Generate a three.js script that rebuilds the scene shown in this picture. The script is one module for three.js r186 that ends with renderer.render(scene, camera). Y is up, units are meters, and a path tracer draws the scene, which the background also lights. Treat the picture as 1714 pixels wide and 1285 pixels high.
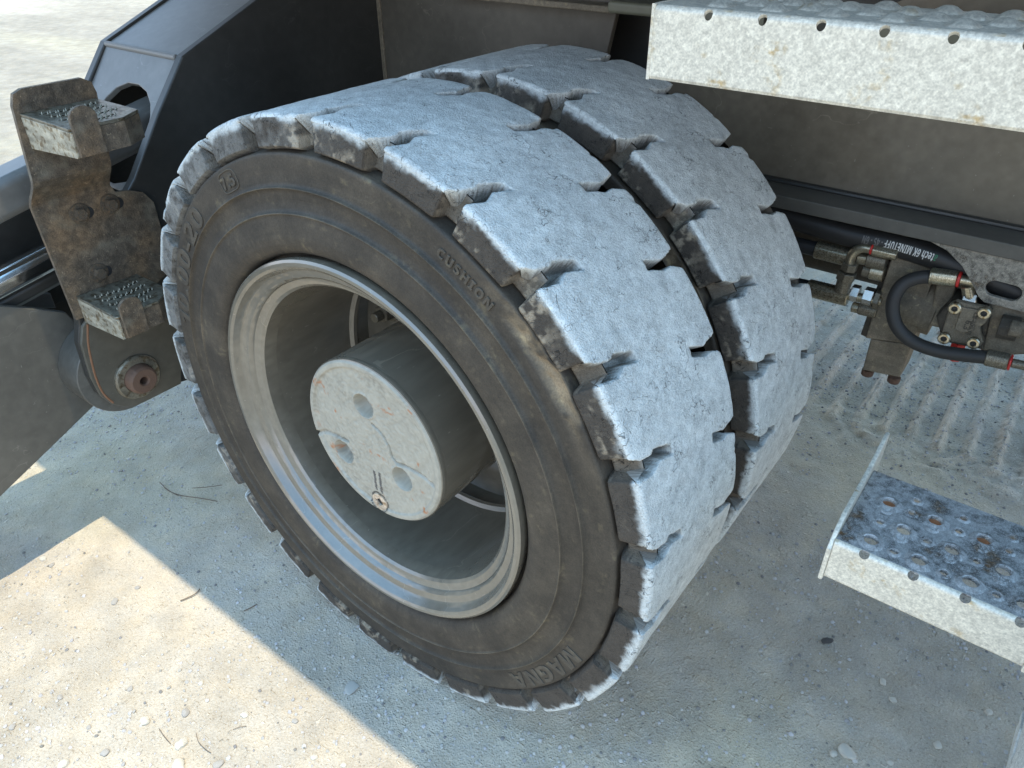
import * as THREE from 'three';
import { mergeGeometries, mergeVertices, toCreasedNormals } from 'three/addons/utils/BufferGeometryUtils.js';
import { RoundedBoxGeometry } from 'three/addons/geometries/RoundedBoxGeometry.js';
import { FontLoader } from 'three/addons/loaders/FontLoader.js';
import { Brush, Evaluator, SUBTRACTION } from 'three-bvh-csg';
import { TextGeometry } from 'three/addons/geometries/TextGeometry.js';

// ------------------------------------------------------------------ camera, sky, sun, exposure
const scene = new THREE.Scene();
const W = 1714, H = 1285, F = 1262.51;                       // photograph size and focal length in pixels
const CAM = new THREE.Vector3(0.7657, 1.2802, 0.6003);
const RX = [0.79722, -0.00561, -0.60366], RY = [-0.33238, 0.83067, -0.44667], RZ = [0.50395, 0.55674, 0.66036];
const camera = new THREE.PerspectiveCamera(53.944, 4 / 3, 0.02, 900);
camera.position.copy(CAM);
camera.quaternion.setFromRotationMatrix(new THREE.Matrix4().makeBasis(new THREE.Vector3(...RX), new THREE.Vector3(...RY), new THREE.Vector3(...RZ)));
camera.updateMatrixWorld();

const SUN = new THREE.Vector3(0.135, 1, -0.037).normalize();
{
  const w = 256, h = 128, d = new Float32Array(w * h * 4);
  for (let j = 0; j < h; j++) for (let i = 0; i < w; i++) {
    const el = ((j + 0.5) / h - 0.5) * Math.PI, s = Math.max(0, Math.sin(el));
    const az = (i + 0.5) / w * 2 * Math.PI;
    const k = Math.pow(1 - s, 2.6);                          // paler towards the horizon
    const dirDot = Math.sin(el) * SUN.y + Math.cos(el) * (Math.cos(az) * SUN.x + Math.sin(az) * SUN.z);
    const halo = 0.35 * Math.pow(Math.max(0, dirDot), 14);
    let r = 0.46 + 0.92 * k + halo, g = 0.90 + 0.38 * k + halo, b = 1.46 - 0.24 * k + halo * 0.9;
    if (el < 0) { r = 0.30; g = 0.28; b = 0.24; }
    const o = (j * w + i) * 4; d[o] = r; d[o + 1] = g; d[o + 2] = b; d[o + 3] = 1;
  }
  const sky = new THREE.DataTexture(d, w, h, THREE.RGBAFormat, THREE.FloatType);
  sky.mapping = THREE.EquirectangularReflectionMapping; sky.magFilter = THREE.LinearFilter; sky.minFilter = THREE.LinearFilter; sky.needsUpdate = true;
  scene.background = sky; scene.environment = sky;
}
const sun = new THREE.DirectionalLight(new THREE.Color().setRGB(1.0, 0.88, 0.66), 2.7);
sun.position.copy(SUN).multiplyScalar(30); sun.castShadow = true;
sun.shadow.camera.left = sun.shadow.camera.bottom = -8; sun.shadow.camera.right = sun.shadow.camera.top = 8; sun.shadow.camera.far = 60;
sun.shadow.mapSize.set(4096, 4096);
scene.add(sun); scene.add(sun.target);
const renderer = new THREE.WebGLRenderer({ antialias: true });
renderer.toneMapping = THREE.LinearToneMapping;
renderer.toneMappingExposure = 1.72;
renderer.shadowMap.enabled = true;

// ------------------------------------------------------------------ helpers
const rngFrom = s => () => { s |= 0; s = s + 0x6D2B79F5 | 0; let t = Math.imul(s ^ s >>> 15, 1 | s); t = t + Math.imul(t ^ t >>> 7, 61 | t) ^ t; return ((t ^ t >>> 14) >>> 0) / 4294967296; };
const rnd = rngFrom(20240611);
const lerp = (a, b, t) => a + (b - a) * t, cl = (x, a = 0, b = 1) => Math.min(b, Math.max(a, x));
const ss = (a, b, x) => { const t = cl((x - a) / (b - a)); return t * t * (3 - 2 * t); };
const LAT = new Float32Array(65536); { const r = rngFrom(77); for (let i = 0; i < 65536; i++) LAT[i] = r(); }
const lat = (x, y, p, q) => LAT[((((y % q) + q) % q) * 251 + (((x % p) + p) % p) * 7919) & 65535];
function vn(x, y, p = 4096, q = p) {                         // value noise, repeats after p, q cells
  const i = Math.floor(x), j = Math.floor(y); let a = x - i, b = y - j; a = a * a * (3 - 2 * a); b = b * b * (3 - 2 * b);
  const u = lat(i, j, p, q), v = lat(i + 1, j, p, q), w = lat(i, j + 1, p, q), z = lat(i + 1, j + 1, p, q);
  return (u + (v - u) * a) * (1 - b) + (w + (z - w) * a) * b;
}
function fbm(x, y, o = 4, p = 4096) { let s = 0, a = 0.5, n = 0; for (let i = 0; i < o; i++) { s += a * vn(x + i * 0.37, y + i * 0.71, p); n += a; a *= 0.5; x *= 2; y *= 2; p *= 2; } return s / n; }
const rough3 = (x, y, z, f, o = 3) => (fbm(x * f + z * f * 0.73 + 31, y * f - z * f * 0.41 + 57, o) + fbm(z * f + 11 + x * f * 0.33, y * f + 91, o)) - 1;   // about -1..1

function tex(n, fn, srgb = true, tile = 1) {
  const d = new Uint8Array(n * n * 4);
  for (let j = 0; j < n; j++) for (let i = 0; i < n; i++) { const c = fn(i / n, j / n), o = (j * n + i) * 4; if (typeof c === 'number') d[o] = d[o + 1] = d[o + 2] = cl(c) * 255; else { d[o] = cl(c[0]) * 255; d[o + 1] = cl(c[1]) * 255; d[o + 2] = cl(c[2]) * 255; } d[o + 3] = 255; }
  const t = new THREE.DataTexture(d, n, n, THREE.RGBAFormat); t.wrapS = t.wrapT = THREE.RepeatWrapping; t.magFilter = THREE.LinearFilter; t.minFilter = THREE.LinearMipmapLinearFilter; t.generateMipmaps = true;
  if (srgb) t.colorSpace = THREE.SRGBColorSpace; t.repeat.set(1 / tile, 1 / tile); t.needsUpdate = true; return t;
}
function canvasTex(w, h, draw) { const c = document.createElement('canvas'); c.width = w; c.height = h; draw(c.getContext('2d'), w, h); const t = new THREE.CanvasTexture(c); t.colorSpace = THREE.SRGBColorSpace; t.wrapS = t.wrapT = THREE.RepeatWrapping; return t; }

// a pixel of the photograph as a direction, met with the plane axis = value
function at(px, py, axis, val) {
  const a = (px - W / 2) / F, b = -(py - H / 2) / F;
  const d = new THREE.Vector3(RX[0] * a + RY[0] * b - RZ[0], RX[1] * a + RY[1] * b - RZ[1], RX[2] * a + RY[2] * b - RZ[2]);
  const t = (val - CAM[axis]) / d[axis]; return CAM.clone().addScaledVector(d, t);
}
const yzAt = (pts, x) => pts.map(([a, b]) => { const p = at(a, b, 'x', x); return [p.z, p.y]; });
const xyAt = (pts, z) => pts.map(([a, b]) => { const p = at(a, b, 'z', z); return [p.x, p.y]; });

const names = {};
const numbered = n => { const k = names[n] = (names[n] ?? -1) + 1; return k ? n + '_' + String(k).padStart(3, '0') : n; };
function fin(m) { m.castShadow = m.receiveShadow = true; return m; }
function tag(o, label, category, group, kind) { if (label) o.userData.label = label; if (category) o.userData.category = category; if (group) o.userData.group = group; if (kind) o.userData.kind = kind; return o; }
function thing(name, label, category, pos = [0, 0, 0], group) { const g = new THREE.Group(); g.name = numbered(name); g.position.set(...pos); scene.add(g); return tag(g, label, category, group); }
// a part whose geometry is given in world coordinates
function part(name, geo, mat, parent) {
  const m = fin(new THREE.Mesh(geo, mat)); m.name = name;
  const o = new THREE.Vector3(); for (let p = parent; p && p !== scene; p = p.parent) o.add(p.position);
  m.position.copy(o).multiplyScalar(-1); parent.add(m); return m;
}
function clean(g) { const n = g.index ? g.toNonIndexed() : g.clone(); for (const k of Object.keys(n.attributes)) if (!['position', 'normal', 'uv', 'color'].includes(k)) n.deleteAttribute(k); return n; }
const join = list => mergeGeometries(list.map(clean));
// uv in metres from the face directions
function metreUV(g) {
  const n = g.index ? g.toNonIndexed() : g; if (!n.attributes.normal) n.computeVertexNormals();
  const p = n.attributes.position, uv = new Float32Array(p.count * 2), A = new THREE.Vector3(), B = new THREE.Vector3(), C = new THREE.Vector3();
  for (let i = 0; i < p.count; i += 3) {
    A.fromBufferAttribute(p, i); B.fromBufferAttribute(p, i + 1).sub(A); C.fromBufferAttribute(p, i + 2).sub(A); B.cross(C);
    const x = Math.abs(B.x), y = Math.abs(B.y), z = Math.abs(B.z);
    for (let k = 0; k < 3; k++) { const X = p.getX(i + k), Y = p.getY(i + k), Z = p.getZ(i + k), o = (i + k) * 2; if (y >= x && y >= z) { uv[o] = X; uv[o + 1] = Z; } else if (x >= z) { uv[o] = Z; uv[o + 1] = Y; } else { uv[o] = X; uv[o + 1] = Y; } }
  }
  n.setAttribute('uv', new THREE.BufferAttribute(uv, 2)); return n;
}
function shapeOf(pts, holes = []) { const s = new THREE.Shape(pts.map(p => new THREE.Vector2(p[0], p[1]))); for (const h of holes) s.holes.push(new THREE.Path(h.map(p => new THREE.Vector2(p[0], p[1])))); return s; }
function extr(pts, th, bev, holes) { return new THREE.ExtrudeGeometry(shapeOf(pts, holes), { depth: Math.max(1e-4, th - 2 * bev), bevelEnabled: bev > 0, bevelThickness: bev, bevelSize: bev, bevelOffset: -bev, bevelSegments: 2, curveSegments: 12 }).translate(0, 0, bev); }
const flip = pts => pts.map(([z, y]) => [-z, y]);
const plateX = (zy, xf, th, bev = 0.0015, holes = []) => metreUV(extr(flip(zy), th, bev, holes.map(flip)).rotateY(Math.PI / 2).translate(xf - th, 0, 0));     // front face at x = xf, looking to +x
const plateZ = (xy, zf, th, bev = 0.0015, holes = []) => metreUV(extr(xy, th, bev, holes).translate(0, 0, zf - th));                                           // front face at z = zf
const plateY = (xz, yt, th, bev = 0.0015, holes = []) => metreUV(extr(xz.map(([x, z]) => [x, -z]), th, bev, holes.map(h => h.map(([x, z]) => [x, -z]))).rotateX(-Math.PI / 2).translate(0, yt - th, 0));
const box = (x0, x1, y0, y1, z0, z1, r = 0.003) => metreUV(new RoundedBoxGeometry(x1 - x0, y1 - y0, z1 - z0, 2, Math.min(r, (x1 - x0) / 2.1, (y1 - y0) / 2.1, (z1 - z0) / 2.1)).translate((x0 + x1) / 2, (y0 + y1) / 2, (z0 + z1) / 2));
function rod(a, b, r, r2 = r, seg = 24, bev = 0.0015) {       // a turned bar with small chamfers from a to b
  const d = new THREE.Vector3().subVectors(b, a), L = d.length(); bev = Math.min(bev, L / 3, r / 3);
  const g = new THREE.LatheGeometry([[0, 0], [r - bev, 0], [r, bev], [r2, L - bev], [r2 - bev, L], [0, L]].map(p => new THREE.Vector2(...p)), seg);
  const c = toCreasedNormals(g, 0.6);
  c.applyQuaternion(new THREE.Quaternion().setFromUnitVectors(new THREE.Vector3(0, 1, 0), d.normalize())).translate(a.x, a.y, a.z); return c;
}
const V = (x, y, z) => new THREE.Vector3(x, y, z);
function lathe(prof, seg, crease = 0.5) {
  const g = new THREE.LatheGeometry(prof.map(p => new THREE.Vector2(p[0], p[1])), seg).rotateX(Math.PI / 2), uv = g.attributes.uv; let L = 0, rm = 0; prof.forEach((p, i) => { rm += p[0] / prof.length; if (i) L += Math.hypot(p[0] - prof[i - 1][0], p[1] - prof[i - 1][1]); });
  for (let i = 0; i < uv.count; i++) uv.setXY(i, uv.getX(i) * 2 * Math.PI * rm, uv.getY(i) * L);
  return toCreasedNormals(g, crease);
}
function tube(pts, r, seg = 60, rs = 14) { return new THREE.TubeGeometry(new THREE.CatmullRomCurve3(pts, false, 'centripetal'), seg, r, rs); }
function circlePts(cx, cy, r, n = 16) { return Array.from({ length: n }, (_, i) => [cx + r * Math.cos(-i / n * 2 * Math.PI), cy + r * Math.sin(-i / n * 2 * Math.PI)]); }

// ------------------------------------------------------------------ textures and materials
const T = {};
T.groundCol = tex(2048, (u, v) => {
  const n = fbm(u * 24, v * 24, 5, 24), f = vn(u * 700, v * 700, 700), g = vn(u * 260, v * 260, 260), m = fbm(u * 6 + 3, v * 6, 4, 6);
  let k = 0.90 + 0.16 * (n - 0.5) + 0.10 * (f - 0.5) + 0.08 * (m - 0.5);
  const peb = g > 0.86 ? (g - 0.86) * 1.1 : 0, dk = g < 0.10 ? (0.10 - g) * 1.9 : 0; k += peb - dk;
  const t = fbm(u * 40 + 9, v * 40, 3, 40) - 0.5;
  return [k * (0.98 + 0.03 * t), k * (0.965), k * (0.94 - 0.05 * t)];
}, true, 1.3);
T.groundBump = tex(2048, (u, v) => {
  const g = vn(u * 260, v * 260, 260), g2 = vn(u * 130 + 5, v * 130, 130);
  return 0.35 + 0.30 * (fbm(u * 60, v * 60, 4, 60) - 0.5) + 0.18 * (vn(u * 600, v * 600, 600) - 0.5) + (g > 0.80 ? (g - 0.80) * 1.5 : 0) + (g2 > 0.86 ? (g2 - 0.86) * 2.2 : 0);
}, false, 1.3);
T.grit = tex(1024, (u, v) => {                                // fine neutral grain, used under vertex colours
  const f = vn(u * 340, v * 340, 340), g = vn(u * 170, v * 170, 170), n = fbm(u * 22, v * 22, 5, 22), c = Math.abs(fbm(u * 34 + 3, v * 34, 3, 34) - 0.5);
  const c2 = Math.abs(fbm(u * 13 + 8, v * 13 + 1, 4, 13) - 0.5), on2 = vn(u * 9, v * 9, 9) > 0.55;
  const sh = fbm(u * 90, v * 170, 3, 90);
  let k = 0.95 + 0.14 * (f - 0.5) + 0.09 * (g - 0.5) + 0.20 * (n - 0.5) + 0.09 * (sh - 0.5); const f2 = vn(u * 520 + 2, v * 520, 520), on1 = vn(u * 14 + 5, v * 14, 14) > 0.62; k += 0.13 * (f2 - 0.5); if (c < 0.007 && on1) k -= 0.26; if (c2 < 0.004 && on2) k -= 0.36; if (f < 0.05) k -= 0.18; if (f2 > 0.95) k += 0.10;
  return [k, k, k];
}, true, 0.34);
T.gritBump = tex(1024, (u, v) => { const c = Math.abs(fbm(u * 34 + 3, v * 34, 3, 34) - 0.5), c2 = Math.abs(fbm(u * 13 + 8, v * 13 + 1, 4, 13) - 0.5), on2 = vn(u * 9, v * 9, 9) > 0.55; return 0.55 + 0.28 * (vn(u * 260, v * 260, 260) - 0.5) + 0.40 * (fbm(u * 30, v * 30, 5, 30) - 0.5) - (c < 0.009 && vn(u * 14 + 5, v * 14, 14) > 0.62 ? 0.28 : 0) - (c2 < 0.005 && on2 ? 0.35 : 0); }, false, 0.34);
T.side = tex(1024, (u, v) => {                                // scuffed rubber
  const n = fbm(u * 10, v * 10, 5, 10), s = fbm(u * 6, v * 90, 4, 6), f = vn(u * 400, v * 400, 400), d = fbm(u * 30 + 4, v * 30, 4, 30);
  const e = fbm(u * 70 + 1, v * 70 + 6, 4, 70), sc = Math.abs(fbm(u * 9 + 2, v * 23 + 4, 3, 4096) - 0.5), sg = vn(u * 5 + 2, v * 5, 5) > 0.6;
  const du = cl((d - 0.60) * 5) * cl((e - 0.44) * 5) + (sc < 0.0022 && sg ? 0.45 : 0) + (f > 0.985 ? 0.4 : 0);
  const k = 0.70 + 0.30 * (n - 0.5) + 0.12 * (s - 0.5) + 0.14 * (f - 0.5) + 0.12 * (e - 0.5) + 0.20 * du;
  return [k * 1.03, k, k * (0.95 - 0.06 * du)];
}, true, 0.5);
T.sideBump = tex(1024, (u, v) => 0.5 + 0.5 * (fbm(u * 60, v * 60, 4, 60) - 0.5) + 0.3 * (vn(u * 300, v * 300, 300) - 0.5), false, 0.5);
T.galv = tex(1024, (u, v) => {                                // spangled zinc with a little grime
  const a = fbm(u * 60, v * 60, 3, 60), b = vn(u * 150, v * 150, 150), c = vn(u * 320, v * 320, 320), r = fbm(u * 9, v * 9, 5, 9), p = fbm(u * 50 + 7, v * 50 + 2, 4, 50);
  let k = 0.88 + 0.20 * (a - 0.5) + 0.13 * (b - 0.5) + 0.07 * (c - 0.5); const y = cl((r - 0.60) * 3.2) * cl((p - 0.46) * 4.5);
  return [k * (1 - 0.22 * y), k * (0.985 - 0.33 * y), k * (0.95 - 0.50 * y)];
}, true, 0.22);
T.galvDirty = tex(1024, (u, v) => {                           // trodden zinc: dark grime, rust blooms, worn bright metal
  const a = fbm(u * 60, v * 60, 3, 60), b = vn(u * 240, v * 240, 240), r = fbm(u * 7, v * 7, 5, 7), q = fbm(u * 26 + 7, v * 26, 5, 26);
  const sp = vn(u * 310 + 3, v * 310, 310), sp2 = vn(u * 150 + 8, v * 150, 150), g = cl((q * 0.5 + r * 0.5 - 0.44) * 5.5);
  let k = 0.80 + 0.22 * (a - 0.5) + 0.18 * (b - 0.5); k *= 1 - 0.42 * g * (0.35 + 0.65 * ss(0.62, 0.40, sp * 0.6 + sp2 * 0.4)); if (sp > 0.80) k += 0.13;
  const y = cl((r - 0.56) * 4) * cl((q - 0.5) * 5);
  return [k * (1 - 0.05 * y), k * (0.99 - 0.30 * y), k * (0.98 - 0.52 * y)];
}, true, 0.2);
T.rust = tex(1024, (u, v) => {
  const a = fbm(u * 7, v * 7, 5, 7), b = fbm(u * 40, v * 40, 4, 40), c = vn(u * 300, v * 300, 300), s = vn(u * 120 + 3, v * 120, 120);
  const t = cl((a - 0.36) * 2.6), k = 0.80 + 0.5 * (b - 0.5) + 0.2 * (c - 0.5);
  let r = lerp(0.42, 0.54, t) * k, g = lerp(0.385, 0.455, t) * k, bl = lerp(0.34, 0.36, t) * k;
  if (s > 0.93) { r += 0.16; g += 0.15; bl += 0.13; } const gr = cl((fbm(u * 12 + 5, v * 12, 4, 12) - 0.56) * 4); r = lerp(r, 0.47, gr * 0.6); g = lerp(g, 0.46, gr * 0.6); bl = lerp(bl, 0.42, gr * 0.6);
  return [r, g, bl];
}, true, 0.36);
T.wornMap = tex(512, (u, v) => { const a = fbm(u * 9, v * 26, 5, 9), b = vn(u * 120, v * 120, 120), c = fbm(u * 30 + 3, v * 30, 4, 30), y = cl((c - 0.52) * 4); const k = 0.86 + 0.5 * (a - 0.5) + 0.14 * (b - 0.5) - 0.28 * y; return [k, k * (1 - 0.10 * y), k * (0.97 - 0.22 * y)]; }, true, 0.2);
T.rustBump = tex(512, (u, v) => 0.5 + 0.6 * (fbm(u * 30, v * 30, 4, 30) - 0.5) + 0.3 * (vn(u * 160, v * 160, 160) - 0.5), false, 0.25);
T.paint = tex(1024, (u, v) => {                               // dusty machine paint, scratches and specks
  const a = fbm(u * 5, v * 5, 5, 5), b = fbm(u * 60, v * 60, 3, 60), s = vn(u * 190, v * 190, 190);
  let k = 0.80 + 0.22 * (a - 0.5) + 0.12 * (b - 0.5); if (s > 0.975) k += 0.35; const l = Math.abs(fbm(u * 8 + 2, v * 11, 4, 1 << 12) - 0.5); if (l < 0.0035 && vn(u * 6, v * 6, 6) > 0.62) k += 0.13;
  return [k * 1.01, k, k * 0.975];
}, true, 0.8);
T.paintRough = tex(512, (u, v) => { const k = 0.42 + 0.38 * (fbm(u * 6, v * 6, 5, 6) - 0.4); return [k, k, k]; }, false, 0.8);
T.paintBump = tex(512, (u, v) => 0.5 + 0.6 * (fbm(u * 12, v * 12, 4, 12) - 0.5), false, 0.4);

const lin = (r, g, b) => new THREE.Color().setRGB(r, g, b);
const std = (c, rough, o = {}) => new THREE.MeshStandardMaterial({ color: c, roughness: rough, metalness: 0, ...o });
const M = {};
M.ground = new THREE.MeshPhysicalMaterial({ color: lin(0.73, 0.67, 0.565), roughness: 1, specularIntensity: 0.15, map: T.groundCol, bumpMap: T.groundBump, bumpScale: 0.007, vertexColors: true });
M.tread = std(lin(1, 1, 1), 0.93, { map: T.grit, bumpMap: T.gritBump, bumpScale: 0.0026, vertexColors: true });
M.sidewall = std(lin(1, 1, 1), 0.68, { map: T.side, bumpMap: T.sideBump, bumpScale: 0.0006, vertexColors: true });
M.letter = std(lin(0.155, 0.135, 0.11), 0.7, { map: T.side });
M.rim = new THREE.MeshPhysicalMaterial({ color: lin(0.235, 0.21, 0.17), roughness: 0.2, ior: 2.1, map: T.paint });     // grey-beige gloss enamel on rims and hub
M.well = M.rim; M.barrel = M.rim;
M.darkPaint = std(lin(0.062, 0.061, 0.058), 0.36, { map: T.paint, bumpMap: T.paintBump, bumpScale: 0.0006 });
M.skylitPaint = new THREE.MeshPhysicalMaterial({ color: lin(0.215, 0.215, 0.21), roughness: 0.32, ior: 1.6, map: T.paint });  // the dark grey paint, lightened to carry the sky light on these plates
M.legPaint = std(lin(0.17, 0.165, 0.15), 0.45, { map: T.paint });
M.lugPaint = std(lin(0.17, 0.155, 0.125), 0.5, { map: T.paint });
M.black = std(lin(0.02, 0.02, 0.021), 0.6);
M.galv = std(lin(0.88, 0.85, 0.77), 0.45, { map: T.galv, metalness: 0.2 });
M.galvDirty = std(lin(0.62, 0.63, 0.63), 0.45, { map: T.galvDirty, metalness: 0.3 });
M.rust = std(lin(1.02, 0.97, 0.90), 0.62, { map: T.rust, bumpMap: T.rustBump, bumpScale: 0.0012 });
M.rustEdge = std(lin(0.30, 0.15, 0.08), 0.85, { bumpMap: T.rustBump, bumpScale: 0.001 });
M.rustPin = std(lin(0.13, 0.075, 0.05), 0.7, { bumpMap: T.rustBump, bumpScale: 0.001 });
M.worn = std(lin(0.52, 0.48, 0.40), 0.5, { map: T.wornMap, metalness: 0.25 });  // worn metal; also paints the bounce light on the foothold skirts
M.chrome = std(lin(0.75, 0.75, 0.74), 0.14, { metalness: 1 });
M.steel = std(lin(0.66, 0.60, 0.48), 0.34, { metalness: 0.8, map: T.wornMap });
M.steelDull = std(lin(0.30, 0.27, 0.22), 0.45, { metalness: 0.5, map: T.wornMap });
M.cast = std(lin(0.36, 0.32, 0.255), 0.72, { map: T.side, bumpMap: T.rustBump, bumpScale: 0.0008 });
M.castDark = std(lin(0.12, 0.108, 0.09), 0.6, { map: T.side, bumpMap: T.rustBump, bumpScale: 0.0006 });
M.hose = std(lin(0.026, 0.026, 0.027), 0.55);
M.red = std(lin(0.55, 0.03, 0.025), 0.45);
M.bare = std(lin(0.62, 0.60, 0.55), 0.25, { metalness: 0.9 });
M.stone = std(lin(0.52, 0.485, 0.41), 0.9, { bumpMap: T.rustBump, bumpScale: 0.002 });
M.stoneGrey = std(lin(0.36, 0.335, 0.30), 0.9, { bumpMap: T.rustBump, bumpScale: 0.002 });
M.twig = std(lin(0.16, 0.12, 0.085), 0.85);
M.weld = std(lin(0.20, 0.195, 0.185), 0.5);

// ------------------------------------------------------------------ ground: one sheet, fine near the machine
const ridge = (x, z) => {                                     // old lug prints: bars across a pass that runs along x
  const band = ss(-1.30, -1.40, z) * ss(-2.28, -2.18, z) * ss(0.02, 0.16, x); if (band <= 0) return 0;
  const t = (x + 0.012 * Math.sin(z * 3) + 0.010 * (fbm(x * 6, z * 9, 3) - 0.5) + 0.012 * (fbm(x * 45, z * 45, 3) - 0.5)) / 0.0685, f = t - Math.floor(t);
  return band * (0.016 * ss(0.32, 0.43, f) * ss(0.70, 0.57, f) * (0.35 + 1.2 * fbm(x * 14, z * 7, 4)) - 0.004 * fbm(x * 9, z * 30, 3));
};
const groundY = (x, z) => {
  const far = ss(4, 1.5, Math.hypot(x, z));
  let y = 0.006 * (fbm(x * 3 + 40, z * 3 + 40, 4) - 0.5) + far * 0.0045 * (fbm(x * 26 + 40, z * 26 + 40, 4) - 0.5) + 0.03 * (fbm(x * 0.5 + 9, z * 0.5 + 9, 3) - 0.5) * ss(1.6, 5, Math.hypot(x, z));
  const crumb = ss(-1.18, -1.25, z) * ss(-1.42, -1.34, z) * ss(0.3, 0.45, x); y += crumb * 0.016 * cl(fbm(x * 34, z * 34, 3) - 0.42) * 2;
  return y + ridge(x, z) + 0.001;
};
{
  const wv = (x, z, o) => fbm(x * 0.16 + o, z * 0.16 + 12.1, 3); let WO = 40; while (WO < 3000 && !(wv(-0.6, 0.4, WO) < 0.46 && wv(0.3, -0.3, WO) < 0.47 && wv(0.6, -1.7, WO) < 0.52 && wv(-4, -1.1, WO) > 0.53 && wv(-5.5, -1.8, WO) > 0.57 && wv(-7.2, -2.6, WO) > 0.56 && wv(-9, -5.3, WO) > 0.53)) WO += 0.37;   // far ground colour darkened to tame its sunlit brightness
  const axis = (a, b, step) => { const r = []; for (let x = a; x <= b + 1e-9; x += step) r.push(x); let s = step, lo = a, hi = b; while (hi < 350) { s *= 1.14; lo -= s; hi += s; r.unshift(lo); r.push(hi); } return r; };
  const xs = axis(-1.5, 1.3, 0.0085), zs = axis(-2.3, 0.75, 0.0085), nx = xs.length, nz = zs.length;
  const P = new Float32Array(nx * nz * 3), U = new Float32Array(nx * nz * 2), K = new Float32Array(nx * nz * 3), I = [];
  for (let j = 0; j < nz; j++) for (let i = 0; i < nx; i++) {
    const o = j * nx + i, x = xs[i], z = zs[j]; P.set([x, groundY(x, z), z], o * 3); U.set([x, z], o * 2);
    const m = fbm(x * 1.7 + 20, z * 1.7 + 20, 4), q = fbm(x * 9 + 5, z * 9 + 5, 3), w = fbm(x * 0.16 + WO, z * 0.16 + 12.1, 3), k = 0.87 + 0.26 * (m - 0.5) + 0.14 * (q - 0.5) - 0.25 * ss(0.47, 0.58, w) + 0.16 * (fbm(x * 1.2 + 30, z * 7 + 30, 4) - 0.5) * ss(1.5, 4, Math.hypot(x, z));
    const b = 1 - 0.10 * cl((m - 0.5) * 3);
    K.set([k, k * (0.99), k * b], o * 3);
    if (i && j) { const a = o, c = o - 1, d = o - nx, e = o - nx - 1; I.push(e, c, d, c, a, d); }
  }
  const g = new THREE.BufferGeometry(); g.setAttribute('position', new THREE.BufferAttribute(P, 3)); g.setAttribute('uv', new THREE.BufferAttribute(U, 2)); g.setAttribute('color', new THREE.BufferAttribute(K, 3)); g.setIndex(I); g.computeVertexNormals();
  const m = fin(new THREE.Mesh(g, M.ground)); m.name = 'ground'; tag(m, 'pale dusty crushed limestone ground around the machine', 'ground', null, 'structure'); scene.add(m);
}

// ------------------------------------------------------------------ wheels
const R0 = 0.52, TW = 0.26, NL = 26, PITCH = 2 * Math.PI / NL, TH0 = 8.9 * Math.PI / 180;
const frontGroove = [[15, -60], [14, 0], [3, 18], [-1.5, 36], [-2.5, 44], [1.5, 50], [-10, 80], [-22, 83], [-14, 55], [-21, 36], [-14, 8], [-14, 0], [-15, -60]];
const innerGroove = [[20, 330], [20, 262], [16, 234], [15, 220], [28, 190], [17, 189], [5, 217], [6, 231], [-8, 262], [-8, 330]];
function sdPoly(poly, x, y) {
  let d = 1e9, s = 1;
  for (let i = 0, j = poly.length - 1; i < poly.length; j = i++) {
    const [ax, ay] = poly[i], [bx, by] = poly[j], ex = bx - ax, ey = by - ay, wx = x - ax, wy = y - ay, t = cl((wx * ex + wy * ey) / (ex * ex + ey * ey));
    d = Math.min(d, (wx - ex * t) ** 2 + (wy - ey * t) ** 2);
    const c1 = y >= ay, c2 = y < by, c3 = ex * wy > ey * wx; if ((c1 && c2 && c3) || (!c1 && !c2 && !c3)) s = -s;
  }
  return s * Math.sqrt(d);                                    // negative inside
}
function wrapA(a) { return a - PITCH * Math.round(a / PITCH); }
const INNER_SHIFT = 24;                                       // columns
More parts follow.
